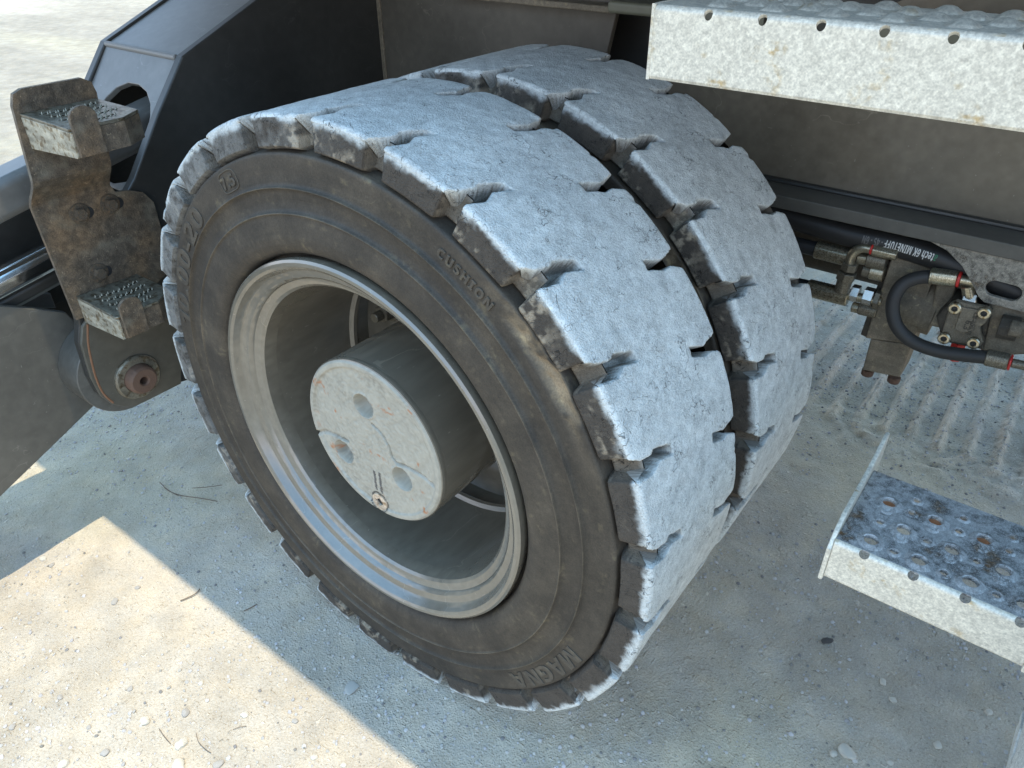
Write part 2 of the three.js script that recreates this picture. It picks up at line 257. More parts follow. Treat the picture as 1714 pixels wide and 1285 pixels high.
function buildTreadLugs(cols, seed) {
  const nT = NL * cols;
  // profile rows: outer skin, groove floor, v (mm from the front edge)
  const rows = [];
  for (let i = 0; i <= 14; i++) { const t = i / 14, r = lerp(0.478, R0 - 0.006, t); rows.push({ r, z: lerp(0.0, -0.003, t), gr: r, gz: -0.030 + 0.010 * (1 - t), v: -(R0 - r) * 1000, side: 1, t }); }
  rows.unshift({ r: 0.4725, z: -0.013, gr: 0.4725, gz: -0.03, v: -48, side: 1, t: 0 });
  for (let i = 1; i <= 4; i++) { const a = i / 5 * Math.PI / 2; rows.push({ r: R0 - 0.006 + 0.006 * Math.sin(a), z: -0.009 + 0.006 * Math.cos(a), gr: R0 - 0.038, gz: -0.03, v: i * 1.6, side: 0.5, t: 1 }); }
  const NW = 104;
  for (let i = 0; i <= NW; i++) { const z = lerp(-0.009, -TW + 0.009, i / NW), dep = 0.018 + 0.020 * Math.pow(Math.abs(i / NW - 0.5) * 2, 1.2); rows.push({ r: R0, z, gr: R0 - dep, gz: Math.max(-TW + 0.03, Math.min(-0.03, z)), v: -z * 1000, side: 0, t: 1 }); }
  for (let i = 1; i <= 4; i++) { const a = (1 - i / 5) * Math.PI / 2; rows.push({ r: R0 - 0.006 + 0.006 * Math.sin(a), z: -TW + 0.009 - 0.006 * Math.cos(a), gr: R0 - 0.038, gz: -TW + 0.03, v: 260 - (4 - i) * 1.6, side: -0.5, t: 1 }); }
  for (let i = 0; i <= 10; i++) { const t = 1 - i / 10, r = lerp(0.4725, R0 - 0.006, t); rows.push({ r, z: -TW + lerp(0.004, 0.003, t), gr: r, gz: -TW + 0.030, v: 260 + (R0 - r) * 1000, side: -1, t }); }
  const nR = rows.length, mid = rows.findIndex(q => q.v > 132);
  const P = new Float32Array(nT * nR * 3), Cc = new Float32Array(nT * nR * 3), U = new Float32Array(nT * nR * 2);
  const arc = []; { let s = 0; rows.forEach((q, i) => { if (i) s += Math.hypot(q.r - rows[i - 1].r, q.z - rows[i - 1].z); arc.push(s); }); }
  for (let c = 0; c < nT; c++) {
    const th = TH0 + c / cols * PITCH, cs = Math.cos(th), sn = Math.sin(th);
    for (let k = 0; k < nR; k++) {
      const q = rows[k]; let v = q.v;
      const nx = th * R0, wob = 1.6 * (fbm(nx * 60 + seed, v * 0.06 + 7, 3) - 0.5) * 2;
      let sd = 1e9;
      if (v < 135) { const a = wrapA(th - TH0) * R0 * 1000; sd = Math.min(sd, sdPoly(frontGroove, a + wob, v)); if (Math.abs(a) > 40) sd = Math.min(sd, 60); }
      if (v > 150) { const a = wrapA(th - TH0 - INNER_SHIFT / cols * PITCH) * R0 * 1000; sd = Math.min(sd, sdPoly(innerGroove, a + wob, v)); }
      const h = ss(-1.5, 1.5, sd);
      // worn rounding of the groove lips, chips and tears
      const X = R0 * cs, Y = R0 * sn;
      const fine = rough3(X, Y, q.z, 95, 3) * 0.0005, coarse = rough3(X, Y, q.z, 14, 3) * 0.0022;
      const cw = cl((rough3(X + 7, Y + 2, q.z, 5, 2) + 0.25) * 1.6), chip = cl((rough3(X + 3, Y, q.z, 46, 3) - 0.26) * 4) * 0.0055 * cw;
      const edge = Math.exp(-Math.max(0, sd) / 4.5), shoulder = q.side === 0 ? Math.exp(-Math.min(-q.z - 0.009, TW - 0.009 + q.z) / 0.006) : (Math.abs(q.side) === 0.5 ? 1 : 0.35 * ss(0.75, 1, q.t));
      let r, z;
      const drop = (q.side === 0 || Math.abs(q.side) === 0.5 ? 1 : 0.0);
      const rr = q.r + drop * (fine + coarse - chip * Math.max(edge, shoulder) - 0.0014 * edge);
      const zz = q.z - Math.sign(q.side) * ((chip * 0.7 * shoulder) + (Math.abs(q.side) === 1 ? 0.0008 * rough3(X, Y, q.r * 3, 60, 3) + 0.0025 * edge : 0)) + (Math.abs(q.side) === 1 ? 0.0014 * rough3(X, Y, q.r, 9, 2) : 0);
      const fl = rough3(X, Y, q.z, 40, 2) * 0.0015;
      r = lerp(q.gr + fl, rr, h); z = lerp(q.gz, zz, h);
      const o = c * nR + k; P.set([r * cs, r * sn, z], o * 3); U.set([(1 - h) * 0.045, arc[k] + (1 - h) * 0.03], o * 2);
      // colour: limestone dust worked into the tread, bare brown-black rubber on the sides, a ragged dusty fringe where they meet
      const n1 = fbm(nx * 30 + seed, arc[k] * 30 + 3, 4), n2 = fbm(nx * 9 + seed, arc[k] * 9 + 11, 3), n3 = fbm(nx * 120, arc[k] * 120, 3);
      let dust, tan = 0;
      if (q.side === 0) dust = 1;
      else if (Math.abs(q.side) === 0.5) dust = 1;
      else { const fr = (R0 - q.r) * 1000; dust = ss(15 + 26 * (n1 - 0.5), 4, fr + 16 * (n2 - 0.5) + 10 * (n3 - 0.5)); const patch = cl((n1 * 0.6 + n2 * 0.5 - 0.62) * 9) * cl((n3 - 0.46) * 9); tan = 0.8 * patch * (1 - dust); const sec = Math.cos(th - 2.75); dust = Math.max(dust, 0.22 * cl(sec * 1.6 - 0.4) * cl((n1 * 0.7 + n3 * 0.5 - 0.30) * 3)); }
      const wallK = ss(0.98, 0.80, h) * ss(0.02, 0.12, h); dust *= lerp(h > 0.5 ? 1 : (q.side === 0 ? 0.40 + 0.4 * (n1 - 0.5) : 0.3 * cl(n1 * 2 - 0.4)), 0.16 + 0.3 * cl(n1 * 2 - 0.7), wallK);
      const rub = [0.080, 0.065, 0.050], du = [0.73 + 0.22 * (n2 - 0.5), 0.755 + 0.22 * (n2 - 0.5), 0.725 + 0.20 * (n2 - 0.5)];
      if (h < 0.9) { rub[0] = 0.19; rub[1] = 0.155; rub[2] = 0.115; }  // groove walls tinted brown for light bounced off the ground
      const kk = 0.86 + 0.3 * (n3 - 0.5);
      rub[0] = lerp(rub[0], 0.40, tan); rub[1] = lerp(rub[1], 0.33, tan); rub[2] = lerp(rub[2], 0.24, tan);
      Cc.set([lerp(rub[0], du[0], dust) * kk, lerp(rub[1], du[1], dust) * kk, lerp(rub[2], du[2], dust) * kk], o * 3);
    }
  }
  const I = []; for (let c = 0; c < nT; c++) for (let k = 0; k < nR - 1; k++) { const a = c * nR + k, b = ((c + 1) % nT) * nR + k; I.push(a, b, a + 1, b, b + 1, a + 1); }
  const whole = new THREE.BufferGeometry(); whole.setAttribute('position', new THREE.BufferAttribute(P, 3)); whole.setIndex(I); whole.computeVertexNormals();
  const N = whole.attributes.normal.array, out = [];
  const piece = (c0, k0, k1) => {
    const n = (cols + 1) * (k1 - k0 + 1), p = new Float32Array(n * 3), nn = new Float32Array(n * 3), cc = new Float32Array(n * 3), uu = new Float32Array(n * 2), ix = [], hR = k1 - k0 + 1;
    for (let c = 0; c <= cols; c++) for (let k = k0; k <= k1; k++) { const s = ((c0 + c) % nT) * nR + k, d = c * hR + (k - k0); for (let e = 0; e < 3; e++) { p[d * 3 + e] = P[s * 3 + e]; nn[d * 3 + e] = N[s * 3 + e]; cc[d * 3 + e] = Cc[s * 3 + e]; } uu[d * 2] = (TH0 + (c0 + c) / cols * PITCH) * R0 + U[s * 2]; uu[d * 2 + 1] = U[s * 2 + 1]; if (c < cols && k < k1) { const a = d, b = d + hR; ix.push(a, b, a + 1, b, b + 1, a + 1); } }
    const g = new THREE.BufferGeometry(); g.setAttribute('position', new THREE.BufferAttribute(p, 3)); g.setAttribute('normal', new THREE.BufferAttribute(nn, 3)); g.setAttribute('color', new THREE.BufferAttribute(cc, 3)); g.setAttribute('uv', new THREE.BufferAttribute(uu, 2)); g.setIndex(ix); return g;
  };
  for (let l = 0; l < NL; l++) { out.push(piece(l * cols, 0, mid)); out.push(piece(l * cols + INNER_SHIFT, mid, nR - 1)); }
  return out;
}
function buildCarcass() {
  const prof = [[0.300, -0.030], [0.3265, -0.026], [0.3275, -0.012], [0.331, -0.004], [0.337, 0.0015], [0.345, 0.0048], [0.356, 0.0062], [0.372, 0.0058], [0.386, 0.0050], [0.3888, 0.0052], [0.3894, 0.0068], [0.3902, 0.0072], [0.3909, 0.0066], [0.3916, 0.0042], [0.3935, 0.0010], [0.405, -0.0006], [0.4205, 0.0004], [0.4238, 0.0026], [0.4244, 0.0048], [0.4251, 0.0054], [0.4258, 0.0048], [0.4264, 0.0020], [0.4280, -0.0008], [0.440, -0.0014], [0.455, -0.0012], [0.4665, -0.0012], [0.470, -0.0022], [0.4715, -0.009], [0.4722, -0.0135], [0.474, -0.030]];
  const back = [[0.474, -TW + 0.03], [0.472, -TW + 0.006], [0.44, -TW - 0.001], [0.40, -TW - 0.003], [0.35, -TW - 0.003], [0.33, -TW + 0.006], [0.300, -TW + 0.03]];
  const all = [];
  const dens = (a) => { for (let i = 0; i < a.length - 1; i++) { const n = Math.max(1, Math.round(Math.hypot(a[i + 1][0] - a[i][0], a[i + 1][1] - a[i][1]) / 0.0035)); for (let k = 0; k < n; k++) all.push([lerp(a[i][0], a[i + 1][0], k / n), lerp(a[i][1], a[i + 1][1], k / n)]); } all.push(a[a.length - 1]); };
  dens(prof); for (const b of back) all.push(b);
  const nS = 640, nR = all.length, P = [], U = [], K = [], I = [];
  let arc = 0;
  for (let k = 0; k < nR; k++) {
    if (k) arc += Math.hypot(all[k][0] - all[k - 1][0], all[k][1] - all[k - 1][1]);
    const [r, z] = all[k];
    for (let i = 0; i <= nS; i++) {
      const th = i / nS * 2 * Math.PI, u = i / nS * 2.5, sw = ss(2.0, 2.5, u), n1 = lerp(fbm(u * 14 + 40, arc * 14 + 5, 4), fbm((u - 2.5) * 14 + 40, arc * 14 + 5, 4), sw), n2 = lerp(fbm(u * 60 + 160, arc * 60, 3), fbm((u - 2.5) * 60 + 160, arc * 60, 3), sw);
      const tear = Math.exp(-(((th - 0.70) / 0.16) ** 2)) * ss(0.444, 0.452, r) * ss(0.4722, 0.468, r);     // torn, gritty patch below one lug
      P.push(r * Math.cos(th), r * Math.sin(th), z + (k < nR - 8 ? 0.0009 * (n1 - 0.5) * ss(0.33, 0.35, r) : 0) - tear * 0.010 * cl(n2 * 1.8 - 0.3)); U.push(u, arc);
      const ridgeDust = Math.exp(-(((r - 0.3902) / 0.0011) ** 2)) + Math.exp(-(((r - 0.4251) / 0.0011) ** 2));
      let d = 0.20 * cl((n1 - 0.42) * 2.2) + 0.42 * ridgeDust * (0.5 + n2);
      const k2 = 0.9 + 0.25 * (n2 - 0.5);
      const tt = cl(tear * 1.3) * cl((n2 - 0.34) * 5); K.push(lerp(lerp(0.100, 0.38, d), 0.50, tt) * k2, lerp(lerp(0.084, 0.315, d), 0.40, tt) * k2, lerp(lerp(0.067, 0.23, d), 0.28, tt) * k2);
    }
  }
  for (let k = 0; k < nR - 1; k++) for (let i = 0; i < nS; i++) { const a = k * (nS + 1) + i, b = a + nS + 1; I.push(a, a + 1, b, a + 1, b + 1, b); }
  const g = new THREE.BufferGeometry(); g.setAttribute('position', new THREE.Float32BufferAttribute(P, 3)); g.setAttribute('uv', new THREE.Float32BufferAttribute(U, 2)); g.setAttribute('color', new THREE.Float32BufferAttribute(K, 3)); g.setIndex(I); g.computeVertexNormals();
  { const n = g.attributes.normal; for (let k = 0; k < nR; k++) { const a = k * (nS + 1), b = a + nS, x = n.getX(a) + n.getX(b), y = n.getY(a) + n.getY(b), z = n.getZ(a) + n.getZ(b), l = Math.hypot(x, y, z); n.setXYZ(a, x / l, y / l, z / l); n.setXYZ(b, x / l, y / l, z / l); } }
  return g;
}
const fontB = await new FontLoader().loadAsync('fonts/droid/droid_sans_bold.typeface.json');
const textGeo = (s, size, depth, bev = 0) => new TextGeometry(s, { font: fontB, size, depth, curveSegments: 4, bevelEnabled: bev > 0, bevelThickness: bev, bevelSize: bev, bevelSegments: 1 });
// raised letters running clockwise round the sidewall, feet to the hub; the text starts at angle a0
function ringText(s, a0, r, size, z, track = 1.06, stretch = 1) {
  const list = []; let a = a0;
  for (const ch of s) {
    if (ch === ' ') { a -= size * 0.5 * stretch / r; continue; }
    const g = textGeo(ch, size, 0.0012, 0.0005); g.computeBoundingBox(); const w = (g.boundingBox.max.x - g.boundingBox.min.x) * stretch;
    g.translate(-(g.boundingBox.max.x + g.boundingBox.min.x) / 2, 0, 0).scale(stretch, 1, 1);
    const am = a - w / 2 / r; g.translate(0, r, z).rotateZ(am - Math.PI / 2); list.push(g); a -= (w * track + size * 0.16) / r;
  }
  return metreUV(join(list));
}
const lugGeos = buildTreadLugs(72, 1), carcass = buildCarcass();
const rimFlange = lathe([[0.300, -0.055], [0.318, -0.03], [0.3225, -0.012], [0.3240, -0.004], [0.3228, 0.0025], [0.3190, 0.0052], [0.3140, 0.0052], [0.3095, 0.0022], [0.3070, -0.0030], [0.3050, -0.0085], [0.3015, -0.0120], [0.2960, -0.0138], [0.2905, -0.0148], [0.2870, -0.0180], [0.2850, -0.0225], [0.2805, -0.0255], [0.2745, -0.0275], [0.2700, -0.0320], [0.2680, -0.0400], [0.2665, -0.055]], 160, 0.45);
const rimWell = lathe([[0.2665, -0.0549], [0.2650, -0.10], [0.2640, -0.205], [0.2600, -0.222], [0.2520, -0.226], [0.2500, -0.232], [0.2560, -0.240], [0.2640, -0.246], [0.2640, -0.275]], 128, 0.45);
const rimDisc = lathe([[0.2640, -0.2751], [0.245, -0.280], [0.225, -0.281], [0.190, -0.2812], [0.186, -0.284], [0.140, -0.285]], 96, 0.4);
function makeWheel(label, z, turn, withHub, group) {
  const w = thing('dual_wheel', label, 'wheel', [0, 0, z], group);
  const tyre = fin(new THREE.Mesh(carcass, M.sidewall)); tyre.name = 'tyre'; tyre.position.set(0, R0, 0); tyre.rotation.z = turn; w.add(tyre);
  for (const g of lugGeos) { const m = fin(new THREE.Mesh(g, M.tread)); m.name = 'tread_lug'; tyre.add(m); }
  const rim = fin(new THREE.Mesh(rimFlange, M.rim)); rim.name = 'rim'; rim.position.set(0, R0, 0); w.add(rim);
  const well = fin(new THREE.Mesh(rimWell, M.well)); well.name = 'rim_well'; rim.add(well);
  const disc = fin(new THREE.Mesh(rimDisc, M.well)); disc.name = 'wheel_disc'; rim.add(disc);
  for (let i = 0; i < 10; i++) {                              // wheel nuts on studs
    const a = i / 10 * 2 * Math.PI + 0.28, p = V(0.212 * Math.cos(a), 0.212 * Math.sin(a), -0.2815);
    const n = join([rod(p, p.clone().add(V(0, 0, 0.006)), 0.024, 0.024, 20), rod(p.clone().add(V(0, 0, 0.0055)), p.clone().add(V(0, 0, 0.026)), 0.0185, 0.0175, 6), rod(p.clone().add(V(0, 0, 0.0255)), p.clone().add(V(0, 0, 0.045)), 0.010, 0.010, 12)]);
    const m = fin(new THREE.Mesh(n, M.steelDull)); m.name = 'wheel_nut'; rim.add(m);
  }
  return { w, tyre, rim };
}
const outer = makeWheel('outer solid rubber wheel with pale dusty tread, cream rim and drum hub', 0, 0, true, null);
{ // moulded writing on the outer sidewall
  const L = (n, g) => { const m = fin(new THREE.Mesh(g, M.letter)); m.name = n; outer.tyre.add(m); return m; };
  const D = Math.PI / 180;
  L('size_lettering', ringText('10.00-20', 169 * D, 0.4335, 0.0305, -0.0012, 1.04, 1.62));
  L('width_lettering', ringText('7.5', 119.8 * D, 0.4405, 0.0165, -0.0012, 1.0, 1.15));
  { const f = []; for (let i = 0; i <= 40; i++) { const t = i / 40 * 2 * Math.PI, a = 117 * D - 0.052 * Math.sign(Math.cos(t)) * Math.pow(Math.abs(Math.cos(t)), 0.5), r = 0.449 + 0.0145 * Math.sign(Math.sin(t)) * Math.pow(Math.abs(Math.sin(t)), 0.5); f.push(V(r * Math.cos(a), r * Math.sin(a), -0.0010)); } L('lettering_frame', new THREE.TubeGeometry(new THREE.CatmullRomCurve3(f, true), 90, 0.0011, 6, true)); }
  L('cushion_lettering', ringText('CUSHION', 63.5 * D, 0.4385, 0.0135, -0.0012, 1.05, 1.02));
  L('name_lettering', ringText('MAGNA', -22 * D, 0.4365, 0.0285, -0.0012, 1.0, 1.32));
}
const inner = makeWheel('inner solid rubber wheel half hidden behind the outer wheel', -0.3282, -3.4 * Math.PI / 180, false, null);
const front = makeWheel('solid rubber wheel with brown lugs beyond the end of the low perforated step', 0.0, 0.05, false, null);
front.w.position.set(1.440, 0, 0.088);

{ // drum hub with cast end cap
  const zc = -0.0263, rc = 0.151;
  const hub = fin(new THREE.Mesh(lathe([[0.14, -0.3], [0.149, -0.26], [rc, -0.25], [rc, zc - 0.016], [rc - 0.001, zc - 0.009], [rc - 0.004, zc - 0.004], [rc - 0.004, zc - 0.012]], 120, 0.5), M.barrel)); hub.name = 'hub'; hub.position.set(0, R0, 0); outer.w.add(hub);
  const loc = (px, py) => { const p = at(px, py, 'z', zc); return [p.x, p.y - R0]; };
  const dim = [[606, 681], [574.5, 757], [671.5, 803]].map(p => loc(...p));
  const lineA = [[527, 723], [545, 724], [562, 731], [580, 740]].map(p => loc(...p)), lineB = [[620, 712], [636, 728], [648, 748], [653, 766], [661, 777], [680, 784], [702, 797], [722, 813]].map(p => loc(...p));
  const segD = (l, x, y) => { let d = 1e9; for (let i = 0; i < l.length - 1; i++) { const [ax, ay] = l[i], [bx, by] = l[i + 1], ex = bx - ax, ey = by - ay, t = cl(((x - ax) * ex + (y - ay) * ey) / (ex * ex + ey * ey)); d = Math.min(d, Math.hypot(x - ax - ex * t, y - ay - ey * t)); } return d; };
  const sideA = (x, y) => { const [ax, ay] = lineB[0], [bx, by] = lineB[lineB.length - 1]; return (bx - ax) * (y - ay) - (by - ay) * (x - ax); };
  const plug = loc(634, 841);
  const nr = 110, na = 280, P = [], U = [], K = [], I = [];
  for (let j = 0; j <= nr; j++) for (let i = 0; i <= na; i++) {
    const r = rc * 0.985 * j / nr, a = i / na * 2 * Math.PI, x = r * Math.cos(a), y = r * Math.sin(a);
    let z = zc; const n = fbm(x * 60 + 10, y * 60 + 10, 4) - 0.5, n2 = fbm(x * 220 + 10, y * 220 + 10, 3) - 0.5;
    const inside = ss(0.1385, 0.1355, r); z -= 0.0035 * inside; z += inside * (0.0022 * n + 0.0018 * n2);
    for (const d of dim) { const q = Math.hypot(x - d[0], y - d[1]) / 0.0215; if (q < 1.25) z -= 0.027 * Math.pow(cl(1 - q * q), 0.6) - 0.0015 * Math.exp(-(((q - 1.06) / 0.09) ** 2)); }
    const dA = segD(lineA, x, y), dB = segD(lineB, x, y); z -= 0.006 * ss(0.0034, 0.0014, Math.min(dA, dB));
    z -= 0.002 * ss(0.0185, 0.0172, Math.hypot(x - plug[0], y - plug[1]));
    z -= 0.003 * ss(rc * 0.965, rc * 0.985, r);
    P.push(x, y, z); U.push(x, y);
    const chip = cl((fbm(x * 38 + 3, y * 38 + 8, 4) - 0.675) * 9) * cl((fbm(x * 190, y * 190, 3) - 0.42) * 6), dirt = cl((fbm(x * 13 + 31, y * 13 + 2, 4) - 0.5) * 3) * cl((fbm(x * 240 + 6, y * 240, 2) - 0.4) * 3);
    const q = 1 - 0.45 * dirt + 0.32 * n2 + 0.2 * n;
    const pen = (Math.abs(Math.hypot(x - plug[0], y - plug[1]) - 0.0195) < 0.0012) ? 1 : 0;      // black ring drawn round the plug
    let c = [lerp(0.37 * q, 0.38, chip), lerp(0.34 * q, 0.15, chip), lerp(0.275 * q, 0.06, chip)]; if (pen) c = [0.03, 0.03, 0.03];
    K.push(...c);
  }
  for (let j = 0; j < nr; j++) for (let i = 0; i < na; i++) { const a = j * (na + 1) + i, b = a + na + 1; I.push(a, b, a + 1, b, b + 1, a + 1); }
  const g = new THREE.BufferGeometry(); g.setAttribute('position', new THREE.Float32BufferAttribute(P, 3)); g.setAttribute('uv', new THREE.Float32BufferAttribute(U, 2)); g.setAttribute('color', new THREE.Float32BufferAttribute(K, 3)); g.setIndex(I); g.computeVertexNormals();
  const cap = fin(new THREE.Mesh(g, std(lin(1, 1, 1), 0.5, { vertexColors: true }))); cap.name = 'end_cap'; tag(cap, 'cream painted cast end cap with three round dimples and orange paint chips'); hub.add(cap);
  const edge = fin(new THREE.Mesh(lathe([[rc * 0.982, zc - 0.0031], [rc - 0.001, zc - 0.0040], [rc + 0.0004, zc - 0.0075], [rc + 0.0006, zc - 0.011], [rc + 0.0002, zc - 0.0118]], 120, 0.7), M.rim)); edge.name = 'cap_edge'; hub.add(edge);
  const sq = [[-0.0065, -0.0065], [-0.0065, 0.0065], [0.0065, 0.0065], [0.0065, -0.0065]];
  const pg = extr(circlePts(0, 0, 0.0172, 40).reverse(), 0.004, 0.0008, [sq.map(([a, b]) => [a * 0.8 - b * 0.6, a * 0.6 + b * 0.8])]).translate(plug[0], plug[1], zc - 0.0056);
  const pm = fin(new THREE.Mesh(metreUV(pg), std(lin(0.78, 0.60, 0.46), 0.6, { map: T.wornMap }))); pm.name = 'drain_plug'; tag(pm, 'rusty round drain plug with a square socket'); hub.add(pm);
  const floor = fin(new THREE.Mesh(new THREE.CircleGeometry(0.012, 20).translate(plug[0], plug[1], zc - 0.0053), M.black)); floor.name = 'plug_socket'; hub.add(floor);
  const pens = []; const prn = rngFrom(5);                     // two pencilled lines beside the plug, too faint to read
  for (const [ox, oy, len] of [[-0.004, 0.026, 0.042], [0.0085, 0.024, 0.046]]) { const pts = []; for (let i = 0; i <= 46; i++) { const t = i / 46; pts.push(V(plug[0] + ox + 0.004 * Math.sin(i * 1.9) * (0.6 + 0.4 * prn()), plug[1] + oy + len * t, zc - 0.0026)); } pens.push(tube(pts, 0.00035, 140, 4)); }
  const pn = fin(new THREE.Mesh(join(pens), std(lin(0.13, 0.10, 0.085), 0.8))); pn.name = 'pen_marks'; hub.add(pn);
}

// ------------------------------------------------------------------ the machine: chassis, upper body, stabilizer frame
const XA = -0.70, ZC = -0.80;                                  // side plate of the stabilizer frame, side of the chassis
const ex = thing('wheeled_excavator', 'dark grey wheeled excavator chassis with stabilizer frame and overhanging upper deck', 'excavator');
const exP = (n, g, m) => part(n, g, m, ex);
// upper deck and body (above the picture): their edge throws the long shadow beside the wheel
exP('upper_deck', box(-1.75, 1.38, 1.52, 1.75, -2.65, 0.071, 0.02), M.darkPaint);
exP('upper_body', box(-1.7, 1.3, 1.751, 2.6, -2.6, -0.12, 0.06), std(lin(0.55, 0.53, 0.48), 0.4));
exP('turntable', rod(V(0.2, 1.12, -1.3), V(0.2, 1.5205, -1.3), 0.5, 0.5, 48), M.darkPaint);
exP('chassis_box', box(-0.66, 2.6, 0.80, 1.13, -1.75, ZC - 0.09, 0.01), M.darkPaint);
exP('dark_filler_box', box(-0.30, 1.25, 0.53, 0.802, -1.55, -1.06, 0.03), M.castDark);  // dark box added to hide the bright far ground and horizon
exP('axle_beam', join([rod(V(0, R0, -0.28), V(0, R0, -0.75), 0.12, 0.13, 32), rod(V(0, R0, -0.75), V(0, R0, -1.9), 0.11, 0.11, 32)]), M.castDark);
// chassis side plate left of the gap
exP('corner_post', box(XA + 0.0005, XA + 0.0125, 0.56, 1.2, ZC - 0.03, ZC + 0.004, 0.002), M.cast);
{
  const pts = xyAt([[646, -70], [1040, -70], [1031, 25], [1008, 120]], ZC); pts.push([pts[3][0], 0.62], [XA + 0.012, 0.62]); pts[0][0] = XA + 0.012;
  exP('side_plate', plateZ(pts.reverse(), ZC, 0.014), std(lin(0.15, 0.136, 0.115), 0.38, { map: T.paint, bumpMap: T.paintBump, bumpScale: 0.0005 }));
  const a = at(1012, 22, 'z', ZC + 0.05), b = at(845, 0, 'z', ZC + 0.05);
  exP('deck_flange', box(-0.45, a.x + 0.02, a.y, a.y + 0.012, ZC + 0.0005, ZC + 0.05, 0.003), M.cast);
  const c = at(1015, 22, 'z', ZC + 0.11), d = at(1015, 5, 'z', ZC + 0.11);
  exP('deck_edge', box(c.x, 1.3, c.y, d.y + 0.004, ZC - 0.06, ZC + 0.11, 0.006), std(lin(0.20, 0.20, 0.15), 0.45, { map: T.paint }));
}
// frame beam on the right: web, lower flange, weld
{
  const lowL = at(1297, 344, 'z', ZC + 0.02), lowR = at(1714, 444, 'z', ZC + 0.02), topL = at(1297, 325, 'z', ZC + 0.02);
  const yb = (lowL.y + lowR.y) / 2, yt = topL.y;
  exP('beam_web', box(0.04, 2.5, yt - 0.004, yb + 0.40, ZC - 0.075, ZC - 0.055, 0.002), std(lin(0.27, 0.235, 0.185), 0.25, { map: T.paint, bumpMap: T.paintBump, bumpScale: 0.0010 }));
  exP('beam_flange', box(0.04, 2.5, yb, yt, ZC - 0.12, ZC + 0.02, 0.0025), M.legPaint);
  exP('weld_bead', rod(V(0.05, yt + 0.003, ZC - 0.051), V(2.4, yt + 0.003, ZC - 0.051), 0.006, 0.006, 10), M.darkPaint);
  // gusset bracket with slotted hole, hanging under the flange
  const g = xyAt([[1517, 384], [1521, 394], [1552, 402], [1585, 420], [1610, 446], [1630, 482], [1637, 497], [1646, 506], [1714, 523], [1800, 540], [1800, 470]], ZC + 0.012);
  g[0][1] = yb - 0.001; g[g.length - 1][1] = yb - 0.001;
  const s0 = at(1664, 483, 'z', ZC + 0.012), s1 = at(1694, 491, 'z', ZC + 0.012), sr = 0.0135, slot = [], dir = Math.atan2(s1.y - s0.y, s1.x - s0.x);
  for (let i = 0; i <= 10; i++) slot.push([s1.x + sr * Math.cos(dir - Math.PI / 2 + i / 10 * Math.PI), s1.y + sr * Math.sin(dir - Math.PI / 2 + i / 10 * Math.PI)]);
  for (let i = 0; i <= 10; i++) slot.push([s0.x + sr * Math.cos(dir + Math.PI / 2 + i / 10 * Math.PI), s0.y + sr * Math.sin(dir + Math.PI / 2 + i / 10 * Math.PI)]);
  const gp = exP('gusset_bracket', plateZ(g, ZC + 0.012, 0.010, 0.0015, [slot.reverse()]), std(lin(0.44, 0.41, 0.345), 0.55, { map: T.galvDirty, bumpMap: T.rustBump, bumpScale: 0.0006 }));
  tag(gp, 'grey bracket plate with a rounded slot and peeling paint');
}
